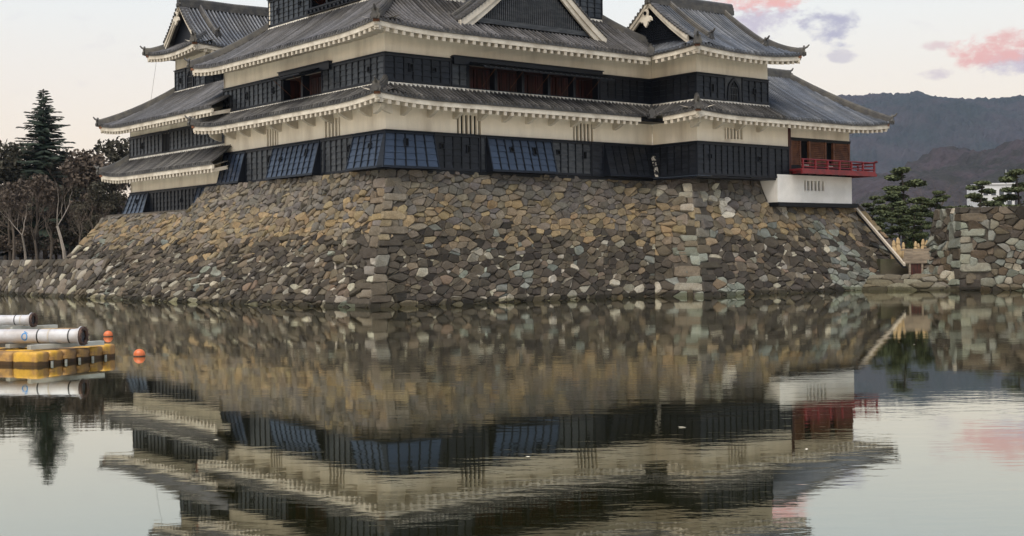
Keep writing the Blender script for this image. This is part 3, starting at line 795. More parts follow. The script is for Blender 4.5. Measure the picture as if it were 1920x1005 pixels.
mb = MB(); mb.hexa([south.p(KW-.42, FL+.092, 7.40), south.p(KW-.06, FL+.092, 7.40), south.p(KW-.06, FL+.11, 7.40), south.p(KW-.42, FL+.11, 7.40), south.p(KW-.42, .30, 8.75), south.p(KW-.06, .30, 8.75), south.p(KW-.06, .32, 8.75), south.p(KW-.42, .32, 8.75)])
K.part('peeled_board', mb, M['peeled'])
# storey 2
ws2 = (5.6, 15.7, 12.10, 13.40); ww2 = (6.6, 11.3, 12.10, 13.40)
wall(K, south, 0, KW, 11.7, 15.6, [ws2], back='redwood', depth=1.3); wall(K, west, .222, KL, 11.7, 15.6, [ww2], back='redwood', depth=1.3)
panel(K, south, -.09, 4.35, 12.08, 13.62, shade='board_dark', laps=4, holes=[(1.75, .85, .10, .19), (3.3, .85, .11, .11)]); panel(K, south, 4.4, 5.55, 12.08, 13.75, laps=4)
panel(K, south, 15.75, KW, 12.08, 13.62, shade='board_dark', laps=4)
panel(K, west, 0, 6.55, 12.08, 13.62, laps=4, holes=[(1.5, .8, .10, .13)]); panel(K, west, 11.35, KL, 12.08, 13.62, laps=4, holes=[(1.1, .8, .10, .16), (4.6, .8, .10, .19)])
def shutter_window(T, sd, s0, s1, z0, z1, n, drop=.40, reach=1.40, rods=3, top=13.62):
    """opening with red-brown boards behind, posts, and a row of propped-up top-hung shutters"""
    mb = MB(); x = s0+.1
    while x < s1-.1:
        wd = random.uniform(.16, .24); sbox(mb, sd, x, x+wd-.03, -1.28, -1.15+random.uniform(-.03, .03), z0, z1); x += wd
    wf = T.part('window_boards', mb, M['redwood'])
    for i in range(n+1):
        t = s0+(s1-s0)*i/n; mb = MB(); sbox(mb, sd, t-.10, t+.10, -.45, .03, z0-.02, z1+.02); T.part('window_post', mb, M['frame'])
    mb = MB(); sbox(mb, sd, s0-1.1, s1+.15, .0, .22, z1-.03, z1+.40); sbox(mb, sd, s0-1.15, s1+.2, 0, .30, z1+.40, z1+.45); sbox(mb, sd, s0-.1, s1+.1, -.3, .10, z0-.10, z0-.005)
    T.part('window_head', mb, M['frame'])
    for i in range(n):
        a, b = s0+(s1-s0)*i/n+.03, s0+(s1-s0)*(i+1)/n-.03
        zt = z1+.15; mb = MB()
        def q(s, f, d): return sd.p(s, .12+reach*f, zt-drop*f+d)
        mb.hexa([q(a, 0, -.03), q(b, 0, -.03), q(b, 1, -.03), q(a, 1, -.03), q(a, 0, .02), q(b, 0, .02), q(b, 1, .02), q(a, 1, .02)])
        sh = T.part('shutter', mb, M['batten'])
        mb = MB(); k = 5
        for j in range(k+1):
            t = a+(b-a)*j/k; mb.hexa([q(t-.02, .02, .021), q(t+.02, .02, .021), q(t+.02, .99, .021), q(t-.02, .99, .021), q(t-.02, .02, .06), q(t+.02, .02, .06), q(t+.02, .99, .06), q(t-.02, .99, .06)])
        for f in (.03, .35, .67, .95): mb.hexa([q(a, f, -.07), q(b, f, -.07), q(b, f+.04, -.07), q(a, f+.04, -.07), q(a, f, -.031), q(b, f, -.031), q(b, f+.04, -.031), q(a, f+.04, -.031)])
        T.part('shutter_ribs', mb, M['batten'], sh)
        T.part('prop_rod', MB().tube([sd.p((a+b)/2, .05, z0+.15), q((a+b)/2, .85, -.03)], .014, 5), M['brownwood'], sh)
shutter_window(K, south, *ws2, 5); shutter_window(K, west, *ww2, 2)
# storey 3, set back
I3 = 2.2; s3 = Side((I3, I3), (1, 0), (0, -1)); w3 = Side((I3, I3), (0, 1), (-1, 0)); L3, W3 = KL-2*I3, KW-2*I3
ww3 = (3.6, 9.4, 18.05, 19.5)
wall(K, s3, 0, W3, 16.6, 21.5); wall(K, w3, .222, L3, 16.6, 21.5, [ww3], back='redwood', depth=1.3)
panel(K, s3, -.09, W3, 17.55, 19.35, laps=5); panel(K, w3, 9.5, L3, 17.6, 19.35, laps=5, holes=[(1.2, .95, .1, .13), (4.0, .9, .1, .19)]); panel(K, w3, 0, 3.5, 17.6, 19.35, laps=5)
mb = MB(); sbox(mb, w3, 3.5, 9.5, 0, .3, 17.6, 17.85); sbox(mb, w3, 3.4, 9.55, 0, .36, 17.851, 17.95)
for i in range(13): sbox(mb, w3, 3.6+i*.46, 3.78+i*.46, 0, .4, 17.66, 17.80)
T_ = K.part('window_sill', mb, M['frame']); shutter_window(K, w3, 3.6, 9.4, 18.05, 19.5, 3)
# upper storeys above the picture
wr = Side((5.5, 5.5), (1, 0), (0, -1))
mb = MB(); mb.box(I3-.05, KW-I3, KL-I3-.2, KL-I3, 16.6, 21.5); mb.box(KW-I3-.2, KW-I3, I3, KL-I3-.21, 16.6, 21.5); mb.box(0, KW, KL-.22, KL, 7.25, 15.6); mb.box(KW-.22, KW, .2, KL-.23, 7.25, 15.6)
K.part('rear_wall', mb, M['plaster'])
mb = MB(); mb.box(5.2, KW-5.2, 5.2, KL-5.2, 22.5, 27.0); K.part('top_storey', mb, M['plaster'])
def pyramid(u0, u1, v0, v1, z0, U0, U1, V0, V1, z1):
    a = [(u0, v0, z0), (u1, v0, z0), (u1, v1, z0), (u0, v1, z0)]; b = [(U0, V0, z1), (U1, V0, z1), (U1, V1, z1), (U0, V1, z1)]
    return [(a[i], a[(i+1) % 4], b[(i+1) % 4], b[i]) for i in range(4)]
simple_roof(K, 'third_roof', pyramid(I3-1.5, KW-I3+1.5, I3-1.5, KL-I3+1.5, 21.2, 5.2, KW-5.2, 5.2, KL-5.2, 24.0))
simple_roof(K, 'top_roof', pyramid(3.6, KW-3.6, 3.6, KL-3.6, 26.6, 8, KW-8, 9.5, 9.7, 30.0))
# roof 1
Z1, Z1T = 11.10, 11.98
r1 = simple_roof(K, 'lower_roof', [((KW, KL, Z1T), (0, KL, Z1T), (-OV, KL+OV, Z1), (KW+OV, KL+OV, Z1)), ((KW, 0, Z1T), (KW, KL, Z1T), (KW+OV, KL+OV, Z1), (KW+OV, 0, Z1))])
sA = Slope(K, r1, south, -OV, KW-OV, OV, OV, Z1, Z1T, blo=lambda s: max(0, s-(KW-OV)), bhi=lambda s: min(OV, s+OV), up=(.26, 0), r1=KW, conc=.1, mat='tile_dark')
sB = Slope(K, r1, west, -OV, KL+OV, OV, OV, Z1, Z1T, bhi=lambda s: min(OV, s+OV, KL+OV-s), up=(.26, .30), conc=.1, mat='tile_dark')
for s in (sA, sB): s.sheet((0,)); s.rows()
sA.eave(x1=KW-OV-.9, brackets=11); sB.eave(brackets=11)
mb = MB(); sbox(mb, south, KW-OV-.9, KW, -.02, OV-.3, Z1-.3, Z1-.05); K.part('valley_soffit', mb, M['frame'], r1)
hip(K, r1, (-OV-.05, -OV-.05), (0, 0), Z1, Z1T+.1, .26); hip(K, r1, (-OV-.05, KL+OV+.05), (0, KL), Z1, Z1T+.1, .30)
corner_block(K, r1, (-OV+.02, -OV+.02), Z1+.16); corner_block(K, r1, (-OV+.02, KL+OV-.02), Z1+.18, -math.pi/4)
bead(K, south, 0, KW, 0, Z1T-.02, r1); bead(K, west, 0, KL, 0, Z1T-.02, r1)
# roof 2 with the big triangular gable
Z2, Z2T, D2 = 14.90, 17.50, OV+I3
r2 = simple_roof(K, 'upper_roof', [((KW-I3, KL-I3, Z2T), (I3, KL-I3, Z2T), (-OV, KL+OV, Z2), (KW+OV, KL+OV, Z2)), ((KW-I3, I3, Z2T), (KW-I3, KL-I3, Z2T), (KW+OV, KL+OV, Z2), (KW+OV, -OV, Z2))])
sA = Slope(K, r2, south, -OV, KW+OV, OV, D2, Z2, Z2T, blo=lambda s: max(0, s-(KW-OV)), bhi=lambda s: min(D2, s+OV, KW+OV-s), up=(.26, 0))
sB = Slope(K, r2, west, -OV, KL+OV, OV, D2, Z2, Z2T, bhi=lambda s: min(D2, s+OV, KL+OV-s), up=(.26, .30))
for s in (sA, sB): s.sheet((I3, KL-I3)); s.rows()
sA.eave(x1=KW-OV); sB.eave()
hip(K, r2, (-OV-.05, -OV-.05), (I3, I3), Z2, Z2T+.1, .26); hip(K, r2, (-OV-.05, KL+OV+.05), (I3, KL-I3), Z2, Z2T+.1, .30)
hip(K, r2, (KW, 0), (KW-I3, I3), Z2+1.0, Z2T+.05, 0, orn=False)
corner_block(K, r2, (-OV+.02, -OV+.02), Z2+.16); corner_block(K, r2, (-OV+.02, KL+OV-.02), Z2+.18, -math.pi/4)
bead(K, s3, 0, W3, 0, Z2T-.02, r2); bead(K, w3, 0, L3, 0, Z2T-.02, r2)
ed, gp = gable(K, r2, (10.4, -.15), (1, 0), (0, -1), 15.85, 20.4, 5.6, .22, .72, 'slats', over=.0)
mb = MB(); mt = MB()
for sg in (-1, 1):
    for i in range(8):
        (x0, z0), (x1, z1) = ed(i/8), ed((i+1)/8)
        mb.quad(gp(sg*x0, .3, z0), gp(sg*x1, .3, z1), gp(sg*x1, -5, z1), gp(sg*x0, -5, z0))
    o = 0.0
    for j in range(9):
        oo = -.55-j*.3
        mt.tube([gp(sg*ed(i/8)[0], oo, ed(i/8)[1]+.03) for i in range(9)], .085, 6)
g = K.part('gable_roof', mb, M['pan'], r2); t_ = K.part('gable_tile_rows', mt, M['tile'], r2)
for sg in (-1, 1): ridge_bar(K, r2, [gp(sg*ed(i/8)[0], -.75, ed(i/8)[1]+.05) for i in range(9)], wd=.36, ht=.34, horn=False, name='descending_ridge')

# ------------------------------------------------------------------ corner turret (two storeys, gabled roof)
T2 = Thing('corner_turret', 20.3, -3.9, 7.25, 'two storey black and white turret with gabled roof standing right of the keep', 'turret')
tw = Side((20.3, -3.9), (0, 1), (-1, 0)); tsd = Side((20.3, -3.9), (1, 0), (0, -1))
gl2 = (2.5, 4.2, 9.72, 10.42)
wall(T2, tw, .222, 3.88, 7.38, 11.6); wall(T2, tsd, -.0, 8.75, 7.38, 11.6, [gl2]); lattice(T2, tsd, *gl2, 5)
panel(T2, tw, 0, 3.85, 7.36, 9.42, shade='board_dark', laps=5); panel(T2, tsd, -.09, 6.6, 7.36, 9.42, shade='board_dark', laps=6, holes=[(1.2, 1.2, .08, .12), (5.8, 1.2, .08, .12)], col=.55); panel(T2, tsd, 6.65, 8.7, 7.36, 9.42, shade='board_dark', laps=5)
mb = MB(); mb.box(20.25, 29.0, -3.88, 1, 7.24, 7.34); T2.part('floor_beam', mb, M['frame'])
wall(T2, tw, .222, 3.88, 11.7, 15.6); wall(T2, tsd, 0, 6.7, 11.7, 15.6)
panel(T2, tw, 0, 3.85, 12.08, 13.66, shade='board_dark', laps=4); panel(T2, tsd, -.09, 2.55, 12.08, 13.66, shade='board_dark', laps=4, holes=[(1.4, .75, .12, .22)]); panel(T2, tsd, 4.15, 6.7, 12.08, 13.66, shade='board_dark', laps=4, holes=[(1.2, .8, .10, .14)])
def bell_window(T, sd, s0, s1, z0, z1):
    """boarded bay with a bell-shaped (katomado) window"""
    mb = MB(); sbox(mb, sd, s0, s1, 0, .03, z0, z1); sbox(mb, sd, s0-.02, s1+.02, 0, .16, z1, z1+.045); b = T.part('window_bay', mb, M['board'])
    c = (s0+s1)/2; w_ = (s1-s0)*.40; h_ = z1-z0-.12
    def arch(k, wd, hh):
        pts = []
        for i in range(k+1):
            q = i/k; x = wd*(1.0-.18*q) if q < .55 else wd*(.90-.9*((q-.55)/.45)**1.7)
            pts.append((x, z0+.06+hh*q))
        return pts
    o = arch(10, w_, h_); n_ = arch(10, w_*.74, h_*.86)
    full = lambda P: [(c-x, z) for x, z in P]+[(c+x, z) for x, z in P[::-1][1:]]
    A, B = full(o), full(n_); mb = MB()
    rings = [[sd.p(a[0], .03, a[1]), sd.p(a[0], .12, a[1]), sd.p(b2[0], .12, b2[1]), sd.p(b2[0], .03, b2[1])] for a, b2 in zip(A, B)]
    mb.sweep(rings); T.part('bell_frame', mb, M['frame'], b)
    mb = MB(); mb.quad(*[sd.p(x, .034, z) for x, z in B]); T.part('window_opening', mb, M['black'], b)
    mb = MB()
    for i in range(-2, 3): sbox(mb, sd, c+i*w_*.28-.018, c+i*w_*.28+.018, .036, .08, z0+.08, z0+h_*(.84-.12*abs(i)))
    for f in (.3, .6): sbox(mb, sd, c-w_*.68, c+w_*.68, .05, .075, z0+h_*f, z0+h_*f+.035)
    T.part('window_bars', mb, M['board'], b)
bell_window(T2, tsd, 2.57, 4.13, 12.08, 13.66)
mb = MB(); mb.box(27.0-.2, 27.0, -3.89, 3, 11.7, 15.6); mb.box(20.3, 26.79, 2.8, 3, 11.7, 15.6); T2.part('rear_wall', mb, M['plaster'])
q1 = simple_roof(T2, 'lower_roof', [((20.3, -.2, Z1T-.25), (20.5, -.2, Z1T-.25), (20.5, -.1, Z1T-.25), (20.3, -.1, Z1T-.25))])
sA = Slope(T2, q1, tw, -OV, 3.9-OV, OV, OV, Z1, Z1T, blo=lambda s: max(0, s-(3.9-OV)), bhi=lambda s: min(OV, s+OV), up=(.20, 0), r1=3.9, conc=.1, mat='tile_dark')
sB = Slope(T2, q1, tsd, -OV, 20, OV, OV, Z1, Z1T, bhi=lambda s: min(OV, s+OV), up=(.20, 0), r1=6.7, conc=.1, mat='tile_dark')
for s in (sA, sB): s.sheet((0,)); s.rows()
sA.eave(x1=3.9-OV-.9, brackets=1); sB.eave(x1=6.7, brackets=4)
hip(T2, q1, (20.3-OV-.05, -3.9-OV-.05), (20.3, -3.9), Z1, Z1T+.1, .20); corner_block(T2, q1, (20.3-OV+.02, -3.9-OV+.02), Z1+.12)
ridge_bar(T2, q1, [(20.3-OV, -OV, Z1+.02), (20.3-.8, -.8, Z1+.42), (20.25, -.05, Z1T)], wd=.22, ht=.12, horn=False, name='valley_tile')
bead(T2, tw, 0, 3.9, 0, Z1T-.02, q1); bead(T2, tsd, 0, 6.7, 0, Z1T-.02, q1)
ZT, ZTT, DT, VR = 14.98, 18.45, OV+3.3, -.6
q2 = simple_roof(T2, 'upper_roof', [((19.6, VR, ZTT), (27.2, VR, ZTT), (27.2, VR+DT, ZT), (19.6, VR+DT, ZT)), ((28.55, -5.45, ZT+.2), (28.55, 4.2, ZT), (27.2, 2.8, ZT+1), (27.2, -4.1, ZT+1))])
sA = Slope(T2, q2, tsd, -OV, 6.7+OV, OV, DT, ZT, ZTT, bhi=lambda s: DT if -.72 <= s <= 6.95 else min(s+OV, 6.7+OV-s), up=(.22, .34), mat='tile_blue')
sB = Slope(T2, q2, tw, -OV, 3.9-OV, OV, OV+.15, ZT, ZT+.98, blo=lambda s: max(0, s-(3.9-OV)), bhi=lambda s: min(OV+.15, s+OV), up=(.22, 0), r1=3.9+.1, mat='tile_blue')
for s in (sA, sB): s.sheet((-.73, -.71, 6.94, 6.96)); s.rows()
sA.eave(); sB.eave(x1=3.9-OV)
ridge_bar(T2, q2, [(20.3-OV, -OV, ZT+.02), (20.3-.8, -.8, ZT+.45), (20.2, -.1, ZT+.9)], wd=.26, ht=.14, horn=False, name='valley_tile')
gable(T2, q2, (20.05, VR), (0, -1), (-1, 0), ZT+.98, ZTT+.1, 3.3, .20, .46, 'grid', over=.28)
pendant(T2, q2, (19.35, VR, ZTT-.75), (0, -1), (-1, 0), .82)
ridge_bar(T2, q2, [(19.55, VR, ZTT+.05), (23, VR, ZTT), (27.35, VR, ZTT+.08)], wd=.46, ht=.62, name='main_ridge')
for uu in (21.35, 26.5):
    ridge_bar(T2, q2, [(uu, -3.9+OV*0-OV+b-OV*0+OV-OV, sA.z(uu-20.3, b)+.05) for b in (1.35, 2.2, 3.1, 4.0, 4.75)], wd=.34, ht=.36, name='descending_ridge')
hip(T2, q2, (20.3-OV-.05, -3.9-OV-.05), (20.3, -3.9), ZT, ZT+1.0, .22); hip(T2, q2, (27.0+OV+.05, -3.9-OV-.05), (27.05, -3.95), ZT, ZT+1.0, .34)
corner_block(T2, q2, (20.3-OV+.02, -3.9-OV+.02), ZT+.14); corner_block(T2, q2, (27+OV-.02, -3.9-OV+.02), ZT+.22, math.pi*.75)

# ------------------------------------------------------------------ moon-viewing turret with the red balcony
T3 = Thing('balcony_turret', 28.9, -3.9, 5.6, 'single storey turret with wooden shutters and red balcony at the right end', 'turret')
ms = Side((29.1, -3.9), (1, 0), (0, -1)); bx_ = Side((27.75, -4.0), (1, 0), (0, -1)); bw_ = Side((27.75, -4.0), (0, 1), (-1, 0))
gb = (2.75, 4.85, 6.62, 7.28)
wall(T3, bx_, 0, 7.9, 5.8, 7.62, [gb], 'plaster_white', 'base_wall'); lattice(T3, bx_, *gb, 5, 'plaster_white')
mb = MB(); mb.box(27.75, 27.97, -3.77, -1.8, 5.6, 7.62); mb.box(35.43, 35.65, -3.77, 3, 5.6, 7.62); T3.part('base_wall', mb, M['plaster_white'])
mb = MB(); mb.box(27.6, 36.0, -4.2, -3.2, 5.52, 5.79); T3.part('base_beam', mb, M['batten'])
mb = MB(); mb.box(28.7, 35.6, -3.9, 3, 7.63, 7.78); mb.box(29.1, 35.6, -3.7, -3.6, 7.78, 10.1); T3.part('floor', mb, M['black'])
mb = MB(); sbox(mb, ms, .12, 6.5, -.2, -.02, 10.12, 11.4); T3.part('wall', mb, M['plaster'])
mb = MB(); mb.box(35.4, 35.59, -3.7, 3, 7.78, 11.4); mb.box(29.1, 35.39, 2.8, 3, 7.78, 11.4); T3.part('rear_wall', mb, M['plaster'])
mb = MB(); sbox(mb, ms, -.12, .12, -.25, .06, 7.4, 11.3); T3.part('red_pillar', mb, M['redwood'])
mb = MB(); sbox(mb, ms, .12, 6.55, -.2, .04, 9.92, 10.11); sbox(mb, ms, .12, 6.55, -.2, .03, 7.9, 8.28); T3.part('lintel', mb, M['batten'])
for x in (.12, 1.05, 2.05, 3.75, 4.65, 6.35):
    mb = MB(); sbox(mb, ms, x, x+.15, -.15, .03, 8.28, 9.92); T3.part('post', mb, M['brownwood'])
for (x0, x1) in ((.28, 1.04), (2.21, 3.74), (4.81, 6.34)):
    mb = MB(); sbox(mb, ms, x0, x1, -.12, -.06, 8.29, 9.91); sh = T3.part('shutter', mb, M['brownwood'])
    n = 12
    for i in range(n):
        z = 8.32+1.56*i/n; mb = MB(); mb.hexa([ms.p(x0, -.06, z), ms.p(x1, -.06, z), ms.p(x1, .025, z), ms.p(x0, .025, z), ms.p(x0, -.06, z+.10), ms.p(x1, -.06, z+.10), ms.p(x1, -.03, z+.10), ms.p(x0, -.03, z+.10)])
        T3.part('louver', mb, M['brownwood'], sh)
mb = MB(); sbox(mb, ms, 1.21, 2.04, -.16, .0, 8.28, 8.36); sbox(mb, ms, 3.91, 4.64, -.16, 0, 8.28, 8.36); T3.part('threshold', mb, M['lightbeam'])
# balcony
mb = MB(); mb.box(29.0, 37.0, -5.0, -3.97, 7.86, 8.0); mb.box(35.8, 37.0, -3.96, 3, 7.86, 8.0); bal = T3.part('balcony', mb, M['vermilion'])
mb = MB(); mb.box(29.0, 37.06, -5.06, -4.9, 7.66, 7.855); mb.box(36.9, 37.06, -4.89, 3, 7.66, 7.855)
for i in range(9): mb.box(29.3+i*.82, 29.42+i*.82, -4.88, -3.98, 7.70, 7.85)
T3.part('balcony_beam', mb, M['vermilion'], bal)
for (z, r_) in ((8.60, .055), (8.36, .035), (8.12, .04)):
    e = .25 if z > 8.5 else .0
    T3.part('rail', MB().tube([(29.05, -4.93, z), (36.93, -4.93, z), (37.05+e, -4.93, z+e*.35)], r_, 6), M['vermilion'], bal)
    T3.part('rail', MB().tube([(36.93, -4.93-e, z+e*.35), (36.93, -4.8, z), (36.93, 3, z)], r_, 6), M['vermilion'], bal)
b = MB(); b.box(-.055, .055, -.055, .055, 0, .60); me = mesh('baluster', b.v, b.f, M['vermilion'])
for x in [29.2+i*1.29 for i in range(7)]: T3.inst('baluster', me, (x, -4.93, 8.0), 0, bal)
for y in (-3.6, -2.2, -.8, .6, 2): T3.inst('baluster', me, (36.93, y, 8.0), 0, bal)
# its hipped roof
m3 = Side((27.0, -3.9), (1, 0), (0, -1)); D3 = OV+4.9; HR = .45; E3 = 11.1
q3 = simple_roof(T3, 'hipped_roof', [((27, 1, 15.0), (35.2, 1, 15.0), (38.1, 7.45, 11.15), (27, 7.45, 11.15)), ((38.1, -5.45, 11.35), (38.1, 7.45, 11.15), (35.2, 1, 15), (35.2, 1, 15))])
sA = Slope(T3, q3, m3, -9, E3, OV, D3, Z1, 15.0, bhi=lambda s: min(D3, (E3-s)/HR), up=(0, .30), r0=0, conc=.12, mat='tile_blue')
sA.sheet((E3-HR*D3,)); sA.rows(); sA.eave(x0=0, brackets=0)
pts = []
for i in range(9):
    q = i/8; pts.append((38.15-2.95*q, -5.5+6.5*q, Z1+3.9*(.88*q+.12*q*q)+.3*(1-q)**2+.06))
ridge_bar(T3, q3, pts, wd=.36, ht=.36, name='hip_ridge')
ridge_bar(T3, q3, [(35.3, 1, 15.0), (31, 1, 14.98), (27, 1, 15.0)], wd=.46, ht=.55, name='main_ridge')
corner_block(T3, q3, (38.05, -5.4), Z1+.2, math.pi*.68)
mb = MB(); mb.quad((36, -5.3, 10.85), (38.0, -5.3, 10.9), (38.0, 6, 10.9), (35.5, 6, 11.2), (35.5, -3.9, 11.2)); T3.part('soffit', mb, M['eave_white'], q3)

# ------------------------------------------------------------------ small tower at the left with its linking gallery
T4 = Thing('small_tower', -1, 23.5, 5.7, 'smaller three storey black and white tower left of the keep, partly hidden by it', 'tower')
iw = Side((-1, 23.5), (0, 1), (-1, 0)); g0 = -5.75; T4.root.location = wp(.2, 25.1, 5.76); T4.root.scale = (1.02, 1.02, 1.02)
wall(T4, iw, g0, 10, 5.7, 9.4)
panel(T4, iw, 6.55, 9.98, 5.78, 7.42, .50, 0, 1, gloss=True, laps=4, holes=[(1.6, 1.0, .08, .12)]); panel(T4, iw, -1.35, 6.5, 5.78, 7.42, shade='board_dark', laps=4, holes=[(2.5, .8, .08, .12)]); panel(T4, iw, g0, -4.3, 5.78, 7.42, laps=4); panel(T4, iw, -4.25, -1.4, 5.78, 7.42, .50, gloss=True, laps=4, holes=[(2.0, 1.0, .08, .12)])
wi2 = (3.0, 4.1, 10.1, 11.35)
wall(T4, iw, g0, 10, 9.6, 12.9, [wi2])
panel(T4, iw, 4.15, 9.98, 10.02, 11.52, laps=4, holes=[(3.5, .75, .08, .2)]); panel(T4, iw, g0, 2.95, 10.02, 11.52, laps=4, holes=[(2.5, .75, .08, .2)])
mb = MB()
for i in range(5): sbox(mb, iw, 3.02+i*.24, 3.10+i*.24, -.1, .06, 10.05, 11.45)
sbox(mb, iw, 2.96, 4.14, .0, .12, 11.40, 11.56); sbox(mb, iw, 2.96, 4.14, .0, .1, 10.0, 10.1); T4.part('window_bars', mb, M['batten'])
i3 = Side((1.5, 26), (0, 1), (-1, 0)); i3s = Side((1.5, 26), (1, 0), (0, -1))
wall(T4, i3, .222, 5, 14.3, 18.2); wall(T4, i3s, 0, 7, 14.3, 18.2)
panel(T4, i3, 3.15, 5, 14.85, 16.36, laps=4, holes=[(1.0, .75, .08, .16)]); panel(T4, i3, 0, 1.6, 14.85, 16.36, laps=4, holes=[(.8, .7, .08, .12)]); panel(T4, i3s, -.09, 7, 14.85, 16.36, laps=4)
bell_window(T4, i3, 1.62, 3.13, 14.85, 16.36)
mb = MB(); mb.box(1.5, 8.5, 30.8, 31, 14.3, 18.2); mb.box(-1, 9, 33.3, 33.5, 5.7, 12.9); mb.box(8.8, 9, 19.3, 33.29, 5.7, 12.9); T4.part('rear_wall', mb, M['plaster'])
T4.part('hanging_wire', MB().tube([(1.5-1.2, 31.6, 17.1), (.1, 32.2, 14.3)], .012, 4), M['batten'])
O4 = 1.65
p1 = simple_roof(T4, 'lower_roof', [((-1, 33.5, 9.9), (9, 33.5, 9.9), (9, 33.5+O4, 8.62), (-1-O4, 33.5+O4, 8.62))])
sA = Slope(T4, p1, iw, -20, 10+O4, O4, O4, 8.62, 9.9, bhi=lambda s: min(O4, 10+O4-s), up=(0, .34), r0=g0-1.1, conc=.12, mat='tile_dark')
sA.sheet((10,)); sA.rows(); sA.eave(x0=g0-1.1, brackets=0); bead(T4, iw, g0, 10, 0, 9.9, p1)
hip(T4, p1, (-1-O4-.05, 33.5+O4+.05), (-1, 33.5), 8.62, 10.0, .34); corner_block(T4, p1, (-1-O4+.02, 33.5+O4-.02), 8.62+.2, -math.pi/4)
D4 = O4+2.5
p2 = simple_roof(T4, 'middle_roof', [((1.5, 31, 14.8), (8.5, 31, 14.8), (9, 33.5+O4, 12.18), (-1-O4, 33.5+O4, 12.18)), ((1.5, 26, 14.8), (8.5, 26, 14.8), (9, 19, 14.6), (1.5, 19, 14.8))])
sA = Slope(T4, p2, iw, -20, 10+O4, O4, D4, 12.18, 14.8, bhi=lambda s: min(D4, 10+O4-s), up=(0, .36), r0=g0-1.1)
sA.sheet((7.5,)); sA.rows(); sA.eave(x0=g0-1.1, brackets=0); bead(T4, i3, 0, 5, 0, 14.78, p2)
hip(T4, p2, (-1-O4-.05, 33.5+O4+.05), (1.5, 31), 12.18, 14.85, .36); corner_block(T4, p2, (-1-O4+.02, 33.5+O4-.02), 12.18+.22, -math.pi/4)
Z4, Z4T, V4 = 17.38, 20.75, 28.5; D5 = OV+2.5
p3 = simple_roof(T4, 'gabled_roof', [((.8, V4, Z4T), (9, V4, Z4T), (9, V4+D5, Z4), (.8, V4+D5, Z4)), ((-.05, 32.55, Z4+.2), (9, 32.55, Z4), (9, 31, Z4+.9), (1.5, 31, Z4+.9))])
sA = Slope(T4, p3, i3s, -OV, 7+OV, OV, D5, Z4, Z4T, bhi=lambda s: D5 if s >= -.72 else s+OV, up=(.24, 0), mat='tile_blue')
sB = Slope(T4, p3, i3, -OV, 5+OV, OV, OV+.15, Z4, Z4+1.0, bhi=lambda s: min(OV+.15, s+OV, 5+OV-s), up=(.24, .34), mat='tile')
for s in (sA, sB): s.sheet((-.73, -.71)); s.rows(); s.eave()
gable(T4, p3, (1.25, V4), (0, -1), (-1, 0), Z4+.98, Z4T+.1, 2.55, .20, .42, 'plain', over=.28)
pendant(T4, p3, (.55, V4, Z4T-.7), (0, -1), (-1, 0), .7)
ridge_bar(T4, p3, [(.75, V4, Z4T+.05), (5, V4, Z4T), (8.6, V4, Z4T+.08)], wd=.44, ht=.55, name='main_ridge')
ridge_bar(T4, p3, [(2.3, 26-OV+b, sA.z(.8, b)+.05) for b in (1.3, 2.1, 3.0, 3.95)], wd=.34, ht=.34, name='descending_ridge')
hip(T4, p3, (1.5-OV-.05, 26-OV-.05), (1.5, 26), Z4, Z4+1.0, .24); hip(T4, p3, (1.5-OV-.05, 31+OV+.05), (1.5, 31), Z4, Z4+1.0, .34)
corner_block(T4, p3, (1.5-OV+.02, 26-OV+.02), Z4+.14); corner_block(T4, p3, (1.5-OV+.02, 31+OV-.02), Z4+.2, -math.pi/4)

# ------------------------------------------------------------------ hills
def terrain(name, x0, x1, y0, y1, hf, nx, ny, mat):
    v = []; f = []
    for j in range(ny+1):
        for i in range(nx+1):
            x, y = x0+(x1-x0)*i/nx, y0+(y1-y0)*j/ny; v.append((x, y, hf(x, y, i/nx, j/ny)))
    for j in range(ny):
        for i in range(nx): a = j*(nx+1)+i; f.append((a, a+1, a+nx+2, a+nx+1))
    return tag(obj(name, mesh(name, v, f, mat)), kind='structure')
def fbm(x, y, s, n=5):
    a, k, t = 1, 1, 0
    for i in range(n): t += a*(vn(x*k, y*k, s+i)-.5); a *= .5; k *= 2.05
    return t
M['forest_far'] = material('far wooded slope', (.020, .026, .026), .95, .05, .45, .007, (.034, .031, .034), 5.0, .06, coord='Object', fine=.5)
M['forest_near'] = material('bare wooded hill', (.044, .036, .040), .95, .05, .5, .02, (.028, .028, .026), 3.0, .12, coord='Object', fine=.6)
def far_h(x, y, p, q):
    prof = math.sin(min(1, q/.75)*math.pi/2)**1.1
    ridge = 392+(8*math.sin(x*.006+1.5))+60*fbm(x*.0016, 3.1, 5, 4)
    left = min(1, max(0, (x+200)/1050)); left = left*left*(3-2*left)
    return prof*ridge*left+fbm(x*.004, y*.004, 3)*95*q*(1-q)*2+random.uniform(-1, 1)*4.5*left*min(1, q*4)+(fbm(x*.03, y*.03, 8, 3)+.3)*9*left*min(1, q*4)
def near_h(x, y, p, q):
    left = min(1, max(0, (x-60)/420)); left = left*left*(3-2*left)
    return math.sin(min(1, q/.8)*math.pi/2)*(108+60*fbm(x*.004, 1.7, 6, 4)-.10*max(0, x-330))*left+fbm(x*.012, y*.012, 2)*34*q*left+random.uniform(-1, 1)*2.4*left*min(1, q*4)+(fbm(x*.06, y*.06, 4, 3)+.3)*6*left*min(1, q*4)
terrain('mountain', -300, 2600, 2300, 3500, far_h, 400, 110, M['forest_far'])
terrain('hill', 0, 1500, 750, 1250, near_h, 300, 90, M['forest_near'])

